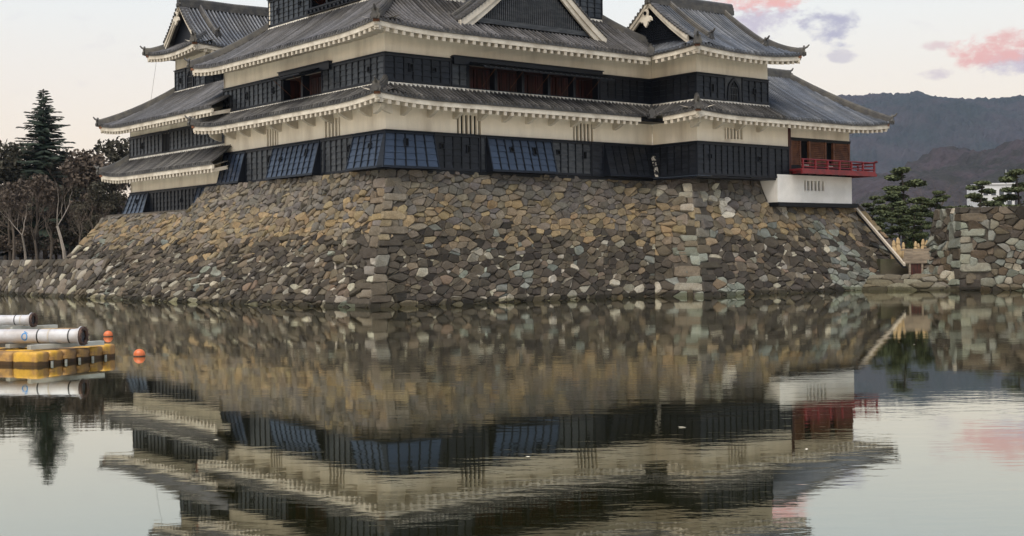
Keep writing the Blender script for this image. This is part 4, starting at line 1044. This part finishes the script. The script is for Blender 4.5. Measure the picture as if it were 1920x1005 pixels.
def rise_h(x, y, p, q):
    return 2.4+math.sin(q*math.pi)*(13+4*fbm(x*.03, 2.2, 3, 3))*math.sin(max(.0, min(1, p))*math.pi)**.35+random.uniform(-.8, .8)
terrain('wooded_rise', -190, 0, 200, 260, rise_h, 190, 40, M['forest_near'])

# ------------------------------------------------------------------ trees
M['bark'] = material('grey bark', (.085, .070, .058), .9, .1, .4, 2)
M['bark_pale'] = material('pale grey bark', (.24, .21, .185), .9, .1, .4, 2)
M['twig'] = material('bare twigs', (.125, .097, .082), .9, .1, .3, 1)
def leafmat(name, a, b):
    return material(name, a, .75, .2, .6, 1.1, b)
M['fir'] = leafmat('fir needles', (.022, .034, .022), (.014, .022, .016))
M['pine'] = leafmat('pine needles', (.105, .122, .058), (.062, .078, .038))
M['ever'] = leafmat('dark evergreen leaves', (.052, .047, .033), (.034, .033, .024))
M['brownleaf'] = leafmat('dry brown foliage', (.10, .077, .060), (.062, .050, .041))
M['shrub'] = leafmat('clipped shrub leaves', (.040, .056, .018), (.026, .038, .016))
def bare_tree(seed, H, levels=6, spread=.55, r0=.16):
    rs = random.Random(seed); tr = MB(); tw_ = MB()
    def grow(p, d, L, r, lev):
        n = 3; pts = [p]; rad = [r]
        for i in range(n):
            d = (d+Vector((rs.gauss(0, .12), rs.gauss(0, .12), rs.gauss(.04, .08)))).normalized()
            p = p+d*L/n; pts.append(p); rad.append(r*(1-.38*(i+1)/n))
        (tr if lev < 3 else tw_).tube(pts, rad, 5 if lev < 2 else 3, caps=False)
        if lev >= levels: return
        k = 2 if lev < 1 else rs.choice((2, 3, 3, 4))
        for c in range(k):
            ax = Vector((rs.gauss(0, 1), rs.gauss(0, 1), rs.gauss(.1, .4))).normalized()
            nd = (d+ax*spread*rs.uniform(.7, 1.4)); nd.z = nd.z*.8+.18; nd.normalize()
            q = pts[rs.choice((1, 2, 3, 3))] if lev else pts[rs.choice((2, 3))]
            grow(q, nd, L*rs.uniform(.60, .82), rad[-1]*rs.uniform(.5, .78), lev+1)
    grow(Vector((0, 0, -.2)), Vector((rs.gauss(0, .05), rs.gauss(0, .05), 1)), H*.30, r0, 0)
    return tr, tw_
def leaf_cloud(mb, rs, c, rad, n, size, flat=1.0):
    for i in range(n):
        d = Vector((rs.gauss(0, 1), rs.gauss(0, 1), rs.gauss(0, 1))).normalized()*(rs.random()**.45)
        p = Vector((c[0]+d.x*rad[0], c[1]+d.y*rad[1], c[2]+d.z*rad[2]))
        a = Vector((rs.gauss(0, 1), rs.gauss(0, 1), rs.gauss(0, 1)*flat)).normalized(); b = a.cross(Vector((rs.gauss(0, 1), rs.gauss(0, 1), rs.gauss(0, 1)))).normalized()
        s_ = size*rs.uniform(.6, 1.4); mb.quad(p-a*s_, p+b*s_*.5, p+a*s_, p-b*s_*.5)
def fir_tree(seed, H, W_):
    rs = random.Random(seed); tr = MB(); cr = MB()
    tr.tube([(0, 0, -.2), (0, 0, H*.5), (0, 0, H*.99)], [.26, .16, .02], 7)
    nb = 330
    for k in range(nb):
        q0 = (k+rs.random())/nb; z = H*(.10+.885*q0); q = 1-q0; a = k*2.39996+rs.uniform(-.5, .5)
        L = W_*(q**.82)*rs.uniform(.55, 1.12)+.16; dx, dy = math.cos(a), math.sin(a); rise = rs.uniform(.10, .34)-.30*q
        if rs.random() < .06: continue
        tr.tube([(0, 0, z), (dx*L*.5, dy*L*.5, z+L*rise*.5), (dx*L, dy*L, z+L*(rise-.06))], [.04, .025, .008], 3, caps=False)
        m = max(3, int(L/.13))
        for j in range(m):
            f = (j+.6)/m; x, y = dx*L*f, dy*L*f; zz = z+L*(rise*f-.06*f*f); w2 = (L*.36*(1-f*.8)+.07)*rs.uniform(.5, 1.2)
            for sg in (-1, 1):
                tx, ty = -dy*sg, dx*sg; dr = rs.uniform(.05, .4)
                cr.quad((x, y, zz+.02), (x+dx*.14+tx*w2*.6, y+dy*.14+ty*w2*.6, zz-w2*dr*.4+.03), (x+dx*.30+tx*w2, y+dy*.30+ty*w2, zz-w2*dr-.02), (x+dx*.16+tx*w2*.3, y+dy*.16+ty*w2*.3, zz-.07-w2*dr*.5))
    return tr, cr
def pine_tree(seed, H, W_, pads):
    rs = random.Random(seed); tr = MB(); cr = MB(); pts = [Vector((0, 0, -.2))]; x = y = 0
    for i in range(5): x += rs.uniform(-.12, .12)*H*.25; y += rs.uniform(-.1, .1)*H*.25; pts.append(Vector((x, y, H*(i+1)/5.2)))
    tr.tube(pts, [.17, .15, .12, .10, .07, .04], 6)
    for k in range(pads):
        q = .30+.70*(k+.5)/pads; zi = q*5; i = min(4, int(zi)); b = pts[i].lerp(pts[i+1], zi-i)
        a = k*2.4+rs.uniform(-.4, .4); L = W_*(1.12-q*.85)*rs.uniform(.6, 1.0) if k < pads-1 else 0
        c = Vector((b.x+math.cos(a)*L, b.y+math.sin(a)*L, b.z+.12))
        if L: tr.tube([b, b.lerp(c, .5)+Vector((0, 0, .1)), c-Vector((0, 0, .1))], [.06, .045, .03], 4, caps=False)
        R_ = W_*(.60-.26*q)*rs.uniform(.85, 1.15)
        for s_ in range(4):
            o = Vector((rs.uniform(-.5, .5)*R_, rs.uniform(-.5, .5)*R_, rs.uniform(-.05, .12)))
            leaf_cloud(cr, rs, c+o, (R_*.75, R_*.75, R_*.22), 240, .12, .5)
    return tr, cr
def round_tree(seed, H, W_, n=5200, sz=.19, low=.12):
    rs = random.Random(seed); tr = MB(); cr = MB()
    tr.tube([(0, 0, -.2), (rs.uniform(-.2, .2), rs.uniform(-.2, .2), H*.4), (rs.uniform(-.3, .3), 0, H*.85)], [.2, .14, .04], 6)
    k = 20
    for i in range(k):
        a = rs.random()*6.28; q = low+(1-low)*rs.random()**.8; L = W_*math.sqrt(max(.05, 1-((q-.55)/.5)**2))*rs.uniform(.25, .85)
        c = (math.cos(a)*L, math.sin(a)*L, H*q*.93); tr.tube([(0, 0, H*q*.6), c], [.05, .02], 3, caps=False)
        r_ = W_*rs.uniform(.26, .46); leaf_cloud(cr, rs, c, (r_, r_, r_*.75), n//k, sz)
    return tr, cr
class Tree:
    def __init__(s, tr, cr, bark, leaf, cn='crown'):
        s.a = mesh('trunk', tr.v, tr.f, M[bark]); s.b = mesh(cn, cr.v, cr.f, M[leaf]); s.cn = cn
    def put(s, name, loc, rz, sc, label, group=None, cat='tree'):
        r = empty(name, loc, rz); r.scale = (sc, sc, sc); tag(r, label, cat, group); obj('trunk', s.a, r); obj(s.cn, s.b, r); return r
def at(px, Z, z=2.5):
    d = pix_dir(px, CY); return (d.x*Z, Z, z)
def ztop(px, py, Z): return EYE+pix_dir(px, py).z*Z
fir = Tree(*fir_tree(3, 17, 6.0), 'bark', 'fir')
bares = [Tree(*bare_tree(10+i, 10, 7, .55+.06*i, .15), 'bark_pale' if i == 0 else 'bark', 'twig', 'branches') for i in range(4)]
evers = [Tree(*round_tree(30+i, 9, 3.0), 'bark', 'ever' if i < 2 else 'brownleaf') for i in range(3)]
pines = [Tree(*pine_tree(50+i, 6, 2.1, 9+i), 'bark', 'pine') for i in range(3)]
shrubs = [Tree(*round_tree(60+i, 1.6, 1.25, 1800, .085, .2), 'bark', 'shrub') for i in range(1)]
def put(T, base_h, name, px, ptop, Z, label, group=None, rz=None, cat='tree', z=2.5):
    h = ztop(px, ptop, Z)-z; return T.put(name, at(px, Z, z), random.uniform(0, 6.28) if rz is None else rz, h/base_h, label, group, cat)
for i, (px, tp, Z, lab) in enumerate([(-20, 400, 128, 'leftmost dark undergrowth bush behind the low wall'), (22, 408, 124, 'dark undergrowth bush left of the fir trunk'), (62, 396, 130, 'dark undergrowth bush under the fir'), (105, 404, 126, 'dark undergrowth bush right of the fir trunk'), (146, 398, 129, 'dark undergrowth bush behind the pale bare tree'), (190, 402, 125, 'dark undergrowth bush near the rampart end'), (232, 396, 128, 'dark undergrowth bush hidden beside the small tower')]):
    put(evers[i % 3], 9, 'undergrowth_bush', px, tp, Z, lab, 'undergrowth behind the low wall', cat='bush').scale.x *= 1.7
put(fir, 17, 'fir_tree', 85, 163, 122, 'tall dark pointed fir tree rising above the bare trees at the left')
GL = 'dark trees behind the low wall at the left'
for i, (px, tp, Z, k, lab) in enumerate([
        (-12, 262, 118, 0, 'dark evergreen tree cut by the left edge of the picture'), (40, 272, 126, 1, 'dark evergreen tree left of the fir behind the low wall'),
        (120, 276, 128, 0, 'dark evergreen tree directly right of the fir'), (165, 285, 116, 2, 'brownish dry-leaved tree in the middle of the left grove'),
        (215, 262, 130, 1, 'dark evergreen tree beside the small tower under its eaves'), (70, 330, 112, 2, 'low brown-leaved tree in front of the fir'),
        (20, 345, 110, 2, 'low brown-leaved tree near the left edge'), (195, 340, 111, 0, 'low dark evergreen beside the stone rampart'), (255, 300, 132, 2, 'brown-leaved tree mostly hidden behind the small tower'), (130, 350, 114, 1, 'low dark evergreen behind the pale bare tree')]):
    put(evers[k], 9, 'broad_tree', px, tp, Z, lab, GL)
GB = 'bare trees behind the low wall at the left'
for i, (px, tp, Z, k, lab) in enumerate([
        (122, 262, 105, 0, 'pale grey bare tree standing in front of the left grove'), (10, 190, 125, 1, 'tall bare tree at the left edge reaching into the sky'), (45, 205, 130, 2, 'tall bare tree just left of the fir'),
        (160, 222, 126, 3, 'bare tree right of the fir with thin top twigs'), (200, 236, 120, 1, 'bare tree near the small tower lower eaves'), (70, 290, 106, 2, 'smaller bare tree below the fir by the wall'),
        (25, 285, 107, 3, 'smaller bare tree at the left by the wall'), (170, 300, 107, 2, 'bare tree between the pale tree and the rampart'), (228, 275, 112, 3, 'bare tree right beside the small tower wall'), (95, 310, 106.5, 1, 'low spreading bare tree below and right of the fir'), (145, 330, 104.5, 3, 'low bare tree right of the pale tree'), (48, 320, 105.5, 0, 'pale low bare tree left of the fir by the wall'), (200, 330, 106, 1, 'low bare tree touching the rampart slope'), (-8, 300, 108, 2, 'bare tree cut by the left picture edge')]):
    put(bares[k], 9.3, 'bare_tree', px, tp, Z, lab, GB)
GP = 'pruned pines behind the water gate'
for i, (px, tp, Z, k, lab) in enumerate([
        (1697, 312, 108, 0, 'tallest pruned pine behind the sluice with layered pads'), (1640, 366, 100, 1, 'pruned pine right beside the white plaster base'), (1668, 356, 104, 2, 'pruned pine left of the tallest pine'),
        (1728, 368, 102, 0, 'pruned pine just right of the tallest pine'), (1762, 356, 106, 1, 'pruned pine at the left end of the corner wall'), (1828, 338, 110, 2, 'pruned pine behind the corner wall in front of the white building'), (1912, 316, 100, 0, 'dark pine at the right edge of the picture'), (1880, 372, 112, 1, 'low pruned pine behind the right wall'), (1712, 388, 94, 2, 'low pruned pine behind the clipped shrubs'), (1684, 392, 93, 1, 'low pruned pine behind the sloping rail')]):
    put(pines[k], 6.0, 'pine_tree', px, tp, Z, lab, GP)
GR = 'bare trees on the right behind the wall'
for i, (px, tp, Z, k, lab) in enumerate([(1752, 272, 140, 1, 'tall fine-twigged bare tree against the hill above the pines'), (1850, 322, 96, 3, 'dark gnarled bare tree behind the corner wall'), (1640, 300, 150, 2, 'bare tree behind the white plaster base'), (1800, 330, 150, 0, 'pale bare tree behind the corner wall'), (1876, 330, 120, 2, 'bare tree standing in front of the distant white building'), (1700, 300, 145, 3, 'bare tree rising behind the tallest pine')]):
    put(bares[k], 9.3, 'bare_tree', px, tp, Z, lab, GR)
put(shrubs[0], 1.6, 'clipped_shrub', 1722, 432, 96, 'rounded clipped shrub behind the wooden sluice', cat='shrub')
put(shrubs[0], 1.6, 'clipped_shrub', 1712, 452, 91, 'lower rounded shrub right behind the straw bundles', cat='shrub')

# ------------------------------------------------------------------ far white building behind the right wall
M['concrete'] = material('pale painted concrete', (.62, .62, .63), .8, .2, .1, .3)
M['glass'] = material('dark window glass', (.05, .06, .075), .15, .6)
ap = empty('apartment_block', at(1872, 260, 2.5)); tag(ap, 'distant white building seen through branches above the right wall', 'building')
mb = MB(); mb.box(-3.4, 3.4, 0, 8, 0, ztop(1868, 346, 260)-2.5); mb.build('wall', M['concrete'], ap)
mb = MB(); mb.box(-3.5, 3.5, -.2, 8.2, ztop(1868, 346, 260)-2.5, ztop(1868, 346, 260)-2.2); mb.build('roof', M['concrete'], ap)
for fl in range(4):
    for k in range(4):
        mb = MB(); mb.box(-3.0+k*1.6, -1.9+k*1.6, -.06, .02, 6.2+fl*2.2-2.2, 7.4+fl*2.2-2.2); w_ = mb.build('window', M['concrete'], ap)
        mb = MB(); mb.box(-2.92+k*1.6, -1.98+k*1.6, -.09, -.061, 6.28+fl*2.2-2.2, 7.32+fl*2.2-2.2); mb.build('pane', M['glass'], w_)
M['pole'] = material('grey pole', (.35, .36, .38), .5, .4)
for px, tp, Z, lab in ((1888, 318, 180, 'thin grey mast rising beside the distant white building'),):
    x, y, z = at(px, Z); mb = MB(); mb.tube([(0, 0, 0), (0, 0, ztop(px, tp, Z)-z)], [.12, .06], 6); mb.tube([(-.5, 0, ztop(px, tp, Z)-z-1.5), (.5, 0, ztop(px, tp, Z)-z-1.5)], .04, 4)
    o = mb.build('utility_mast', M['pole']); o.location = (x, y, z); tag(o, lab, 'mast')

# ------------------------------------------------------------------ sluice, rail, straw bundles
M['greywood'] = material('weathered grey timber', (.24, .195, .15), .85, .2, .4, 1.5, (.15, .12, .095), .004, 9, stretch=(.5, 3, 3))
M['straw'] = material('straw', (.42, .31, .18), .9, .1, .4, 3, (.32, .23, .13), .01, 14)
sl_ = empty('wooden_sluice', (26.5, 84.2, .9)); tag(sl_, 'weathered wooden sluice box in the gap between rampart and corner wall', 'sluice')
for i in range(4):
    mb = MB(); mb.box(-.95+.03*i, .93-.06*i, -.04+.01*(i % 2), .04, .80+.205*i, .80+.205*(i+1)-.012); mb.build('plank', M['greywood'], sl_)
mb = MB(); mb.box(-1.0, 1.0, .05, 1.6, .78, .82); mb.build('floor', M['greywood'], sl_)
mb = MB(); mb.box(-1.05, .9, .06, .14, 1.62, 1.75); mb.build('top_beam', M['greywood'], sl_)
for x in (-.5, .32):
    mb = MB(); mb.box(x-.06, x+.06, -.02, .14, -.1, .78); mb.build('post', M['greywood'], sl_)
mb = MB(); mb.box(-.44, .26, .06, .12, -.1, .77); mb.build('gate_board', M['redwood'], sl_)
a, b = Vector(wp(36.6, -3.6, 5.55)), Vector((25.6, 84.0, 1.62)); d = b-a
rl = empty('sloping_rail', a); tag(rl, 'pale timber rail running down the rampart edge to the sluice', 'rail')
up = Vector((0, 0, .09)); sx = d.cross(Vector((0, 0, 1))).normalized()*.07
mb = MB(); mb.hexa([-sx-up, sx-up, d+sx-up, d-sx-up, -sx+up, sx+up, d+sx+up, d-sx+up]); mb.build('rail_beam', M['lightbeam'], rl)
mb = MB(); mb.hexa([-sx*2-up*2.4, sx*2-up*2.4, d+sx*2-up*2.4, d-sx*2-up*2.4, -sx*2-up*1.05, sx*2-up*1.05, d+sx*2-up*1.05, d-sx*2-up*1.05]); mb.build('under_board', M['batten'], rl)
mb = MB(); mb.box(24.6, 29, 86.0, 90, -1, 1.98); tag(mb.build('garden_bank', M['earth']), kind='structure')
def straw_bundle():
    mb = MB(); n = 7
    prof = [(0, .13), (.12, .15), (.30, .13), (.46, .07), (.52, .085), (.66, .05), (.70, .01)]
    mb.sweep([[(r_*math.cos(2*math.pi*k/n), r_*math.sin(2*math.pi*k/n), z) for k in range(n)] for z, r_ in prof]); return mesh('straw_bundle', mb.v, mb.f, M['straw'])
sm = straw_bundle(); sname = ['leftmost', 'second', 'third', 'fourth', 'fifth', 'sixth', 'seventh', 'rightmost']
for i, (px, tp) in enumerate([(1676, 450), (1684, 445), (1694, 454), (1717, 452), (1722, 456), (1731, 448), (1738, 450), (1746, 451)]):
    Z = 86.6+.15*(i % 3); o = obj('straw_bundle', sm, None, at(px, Z, 1.98), i); s_ = (ztop(px, tp, Z)-1.98)/.70; o.scale = (s_*.9, s_*.9, s_)
    tag(o, sname[i]+' of the eight small straw bundles standing behind the sluice', 'straw bundle', 'straw bundles behind the sluice')

# ------------------------------------------------------------------ rafts, pipes, buoys
M['yellow'] = material('yellow plastic float', (.50, .28, .028), .5, .4, .45, 1.6, (.26, .14, .045), .006, 9, wband=(.10, (.16, .14, .12)))
M['yellow_dirty'] = material('dirty yellow float', (.32, .18, .055), .6, .3, .6, 2.2, (.15, .09, .05), .006, 9, wband=(.10, (.16, .14, .12)))
M['steel'] = material('galvanised steel', (.36, .37, .35), .5, .4, .2, 2, (.27, .27, .24))
M['pvc'] = material('white pipe', (.46, .46, .485), .42, .45, .22, 1.5, (.36, .335, .33))
M['rust'] = material('rusty flange', (.045, .028, .024), .7, .3, .5, 5, (.09, .05, .035))
M['strap'] = material('black strap', (.02, .02, .022), .5, .4)
M['rope'] = material('grey rope', (.42, .38, .33), .9, .1)
M['orange'] = material('orange buoy', (.60, .14, .035), .42, .45, .15, 2, (.48, .12, .04))
M['bluepaint'] = material('blue paint', (.05, .20, .45), .6, .3)
def float_mesh(wx, wy, h, mat):
    bm = bmesh.new(); bmesh.ops.create_cube(bm, size=1)
    for v in bm.verts: v.co = (v.co.x*wx, v.co.y*wy, (v.co.z)*h)
    bmesh.ops.bevel(bm, geom=bm.edges[:]+bm.verts[:], offset=.075, segments=2, affect='EDGES', profile=.6)
    me = bpy.data.meshes.new('float'); bm.to_mesh(me); bm.free(); me.materials.append(M[mat])
    me.polygons.foreach_set('use_smooth', [True]*len(me.polygons)); return me
RA = math.atan2(.92, .39)          # direction of the raft's long side
def raft(name, loc, na, nb, wa, wb, label, skip=()):
    r = empty(name, loc, RA); tag(r, label, 'raft', 'work rafts')
    fm = [float_mesh(wa-.03, wb-.03, .70, m) for m in ('yellow', 'yellow_dirty')]
    lug = MB(); lug.tube([(0, 0, .12), (0, 0, .19)], .075, 8); lm = mesh('connector', lug.v, lug.f, M['yellow_dirty'])
    pin = MB(); pin.tube([(0, 0, -.2), (0, 0, .04)], .035, 6); pm = mesh('connector_pin', pin.v, pin.f, M['steel'])
    for i in range(na):
        for j in range(nb):
            obj('float', fm[0 if (i*3+j*5) % 4 in (0, 3) else 1], r, ((i+.5)*wa, (j+.5)*wb, random.uniform(-.03, .01)), random.uniform(-.03, .03))
            if j == 0 and i: obj('connector', lm, r, (i*wa, -.02, 0)); obj('connector_pin', pm, r, (i*wa, -.04, .05))
    return r
c0 = at(66, 32.3, 0)
r1_ = raft('work_raft', (c0[0], c0[1], 0), 6, 5, .50, .82, 'nearer raft of yellow floats carrying the longer white pipe')
# steel beams lie across it
def beam(parent, a, b, hh=.11, wd=.10, mat='steel'):
    a, b = Vector(a), Vector(b); d = (b-a); s_ = d.cross(Vector((0, 0, 1))).normalized()*wd; u_ = Vector((0, 0, hh))
    mb = MB(); mb.hexa([a-s_, a+s_, b+s_, b-s_, a-s_+u_, a+s_+u_, b+s_+u_, b-s_+u_]); return mb.build('beam', M[mat], parent)
inv = lambda p: Vector(((p[0]-c0[0])*math.cos(RA)+(p[1]-c0[1])*math.sin(RA), -(p[0]-c0[0])*math.sin(RA)+(p[1]-c0[1])*math.cos(RA), p[2]))
for (pa, za, pb, zb) in ((52, 32.9, 190, 34.4), (12, 33.5, 120, 34.9), (-80, 33.6, 60, 34.2)):
    beam(r1_, inv(at(pa, za, .375)), inv(at(pb, zb, .375)))
def pipe(name, end, dirv, L, r_, fr_, label, straps, mark=None):
    root = empty(name, end); tag(root, label, 'pipe', 'white dredging pipes'); d = Vector(dirv).normalized(); a = Vector((0, 0, 1)); b = d.cross(a).normalized(); a = b.cross(d)
    n = 20
    def ring(t, rr): return [d*t+(a*math.cos(2*math.pi*k/n)+b*math.sin(2*math.pi*k/n))*rr for k in range(n)]
    mb = MB(); mb.sweep([ring(0.02, r_*.9), ring(.02, r_), ring(.14, r_*1.06), ring(.22, r_), ring(L, r_)], True, False); o = mb.build('pipe_body', M['pvc'], root, True)
    mb = MB(); mb.sweep([ring(.25, r_*.88), ring(L, r_*.88)], True, False); mb.sweep([ring(.9, .002), ring(.9, r_*.88)], True, False); mb.build('pipe_bore', M['black'], root)
    mb = MB(); mb.sweep([ring(.0, r_*.86), ring(-.045, r_*.86), ring(-.05, fr_), ring(.02, fr_), ring(.02, r_*.86)], True, False); fl = mb.build('flange', M['rust'], root)
    mb = MB(); mb.sweep([ring(.021, r_), ring(.021, fr_*1.02), ring(.05, fr_*1.02), ring(.05, r_)], True, False); mb.build('collar', M['pvc'], root)
    bt = MB(); bt.tube([d*-.055, d*-.085], .018, 6); bm_ = mesh('bolt', bt.v, bt.f, M['rust'])
    for k in range(10):
        q = (a*math.cos(2*math.pi*(k+.3)/10)+b*math.sin(2*math.pi*(k+.3)/10))*(fr_*.93); obj('bolt', bm_, root, q)
    for (t, m_) in straps:
        mb = MB(); mb.sweep([ring(t, r_*1.0), ring(t, r_*1.03), ring(t+.035, r_*1.03), ring(t+.035, r_*1.0)], True, False); mb.build('strap', M[m_], root)
    if mark:
        mb = MB(); t0 = mark; m = 14
        fc = Vector((.30, -.95, .0)).normalized()
        def sp(x, y):          # painted ring on the near side of the pipe
            ang = -y/r_; v = b*(-1 if b.y > 0 else 1); return d*(t0+x)+(v*math.cos(ang)+a*-math.sin(ang))*(r_+.004)
        rings = []
        for k in range(m+1):
            th = 2*math.pi*k/m; rings.append([sp(.085*math.cos(th), .11*math.sin(th)-.0), sp(.055*math.cos(th), .075*math.sin(th)-.0)])
        mb.sweep(rings, False, False); mb.sweep([[sp(-.075, .10), sp(-.10, .075)], [sp(.02, .16), sp(.03, .13)]], False, False); mb.build('painted_mark', M['bluepaint'], root)
    return root
pz = .375+.11+.19
pipe('dredging_pipe', at(153, 33.4, pz), (-1, .12, 0), 5.0, .185, .245, 'nearer white pipe with blue mark and flanged open end', [(.30, 'strap'), (1.15, 'strap'), (2.4, 'strap'), (.85, 'rope')], 1.50)
c1 = at(80, 42.2, 0)
r2_ = raft('work_raft', (c1[0], c1[1], 0), 3, 5, .56, .82, 'farther raft of yellow floats partly hidden behind the white pipes')
c0 = c1
for (pa, za, pb, zb) in ((20, 41.9, 104, 43.0), (-40, 42.3, 40, 43.2)): beam(r2_, inv(at(pa, za, .375)), inv(at(pb, zb, .375)))
pipe('dredging_pipe', at(60, 42.0, pz+.02), (-1, .12, 0), 5.0, .165, .235, 'farther white pipe behind, ending in a flange at left', [(.35, 'rope'), (.55, 'strap'), (1.2, 'strap')])
def buoy(px, py, label):
    Z = EYE/(-pix_dir(px, py).z); x, y, z = at(px, Z, .05); r_ = .155
    o = empty('mooring_buoy', (x, y, z)); tag(o, label, 'buoy', 'orange mooring buoys')
    bm = bmesh.new(); bmesh.ops.create_uvsphere(bm, u_segments=20, v_segments=14, radius=r_)
    for v in bm.verts: v.co.z *= .96
    me = bpy.data.meshes.new('ball'); bm.to_mesh(me); bm.free(); me.materials.append(M['orange']); me.polygons.foreach_set('use_smooth', [True]*len(me.polygons)); obj('ball', me, o)
    mb = MB(); n = 20; mb.sweep([[(r_*k*math.cos(2*math.pi*i/n), r_*k*math.sin(2*math.pi*i/n), zz) for i in range(n)] for k, zz in ((.99, -.055), (1.012, -.05), (1.012, -.03), (.99, -.025))], True, False); mb.build('waterline_band', M['rust'], o)
buoy(201, 631, 'orange ball buoy floating just behind the end of the yellow raft'); buoy(259, 668, 'orange ball buoy floating alone in open water right of the raft')

# ------------------------------------------------------------------ floating leaves
M['leaf'] = material('pale floating leaf', (.55, .50, .40), .7, .3)
lf = MB(); lf.add([(-.10, 0, .004), (-.03, .045, .012), (.06, .04, .006), (.12, 0, .014), (.05, -.04, .006), (-.04, -.035, .01), (0, 0, .02)], [(0, 1, 6), (1, 2, 6), (2, 3, 6), (3, 4, 6), (4, 5, 6), (5, 0, 6)])
lfm = mesh('floating_leaf', lf.v, lf.f, M['leaf'])
for i, (px, py, wh) in enumerate([(400, 825, 'left of the middle in the tower reflection'), (1508, 843, 'under the red balcony reflection'), (1276, 802, 'in the dark reflection of the corner turret'), (1712, 646, 'in the hill reflection near the sluice'), (985, 857, 'in the middle of the keep reflection')]):
    Z = EYE/(-pix_dir(px, py).z); o = obj('floating_leaf', lfm, None, at(px, Z, .002), i*1.3); o.scale = (.42+.1*(i % 3),)*3
    tag(o, 'small pale leaf floating '+wh, 'leaf', 'leaves floating on the moat')

# ------------------------------------------------------------------ haze
hz = bpy.data.materials.new('thin evening haze'); hz.use_nodes = True; t = NT(hz.node_tree); hz.node_tree.nodes.clear()
pv = t.n('ShaderNodeVolumePrincipled'); pv.inputs['Color'].default_value = (.62, .74, 1.0, 1); pv.inputs['Density'].default_value = .000055
t.n('ShaderNodeOutputMaterial', None, Volume=pv.outputs[0])
mb = MB(); mb.box(-2700, 3000, -700, 3700, -2.7, 520); tag(mb.build('haze', hz), 'pale evening haze filling the valley air', 'haze', kind='stuff')
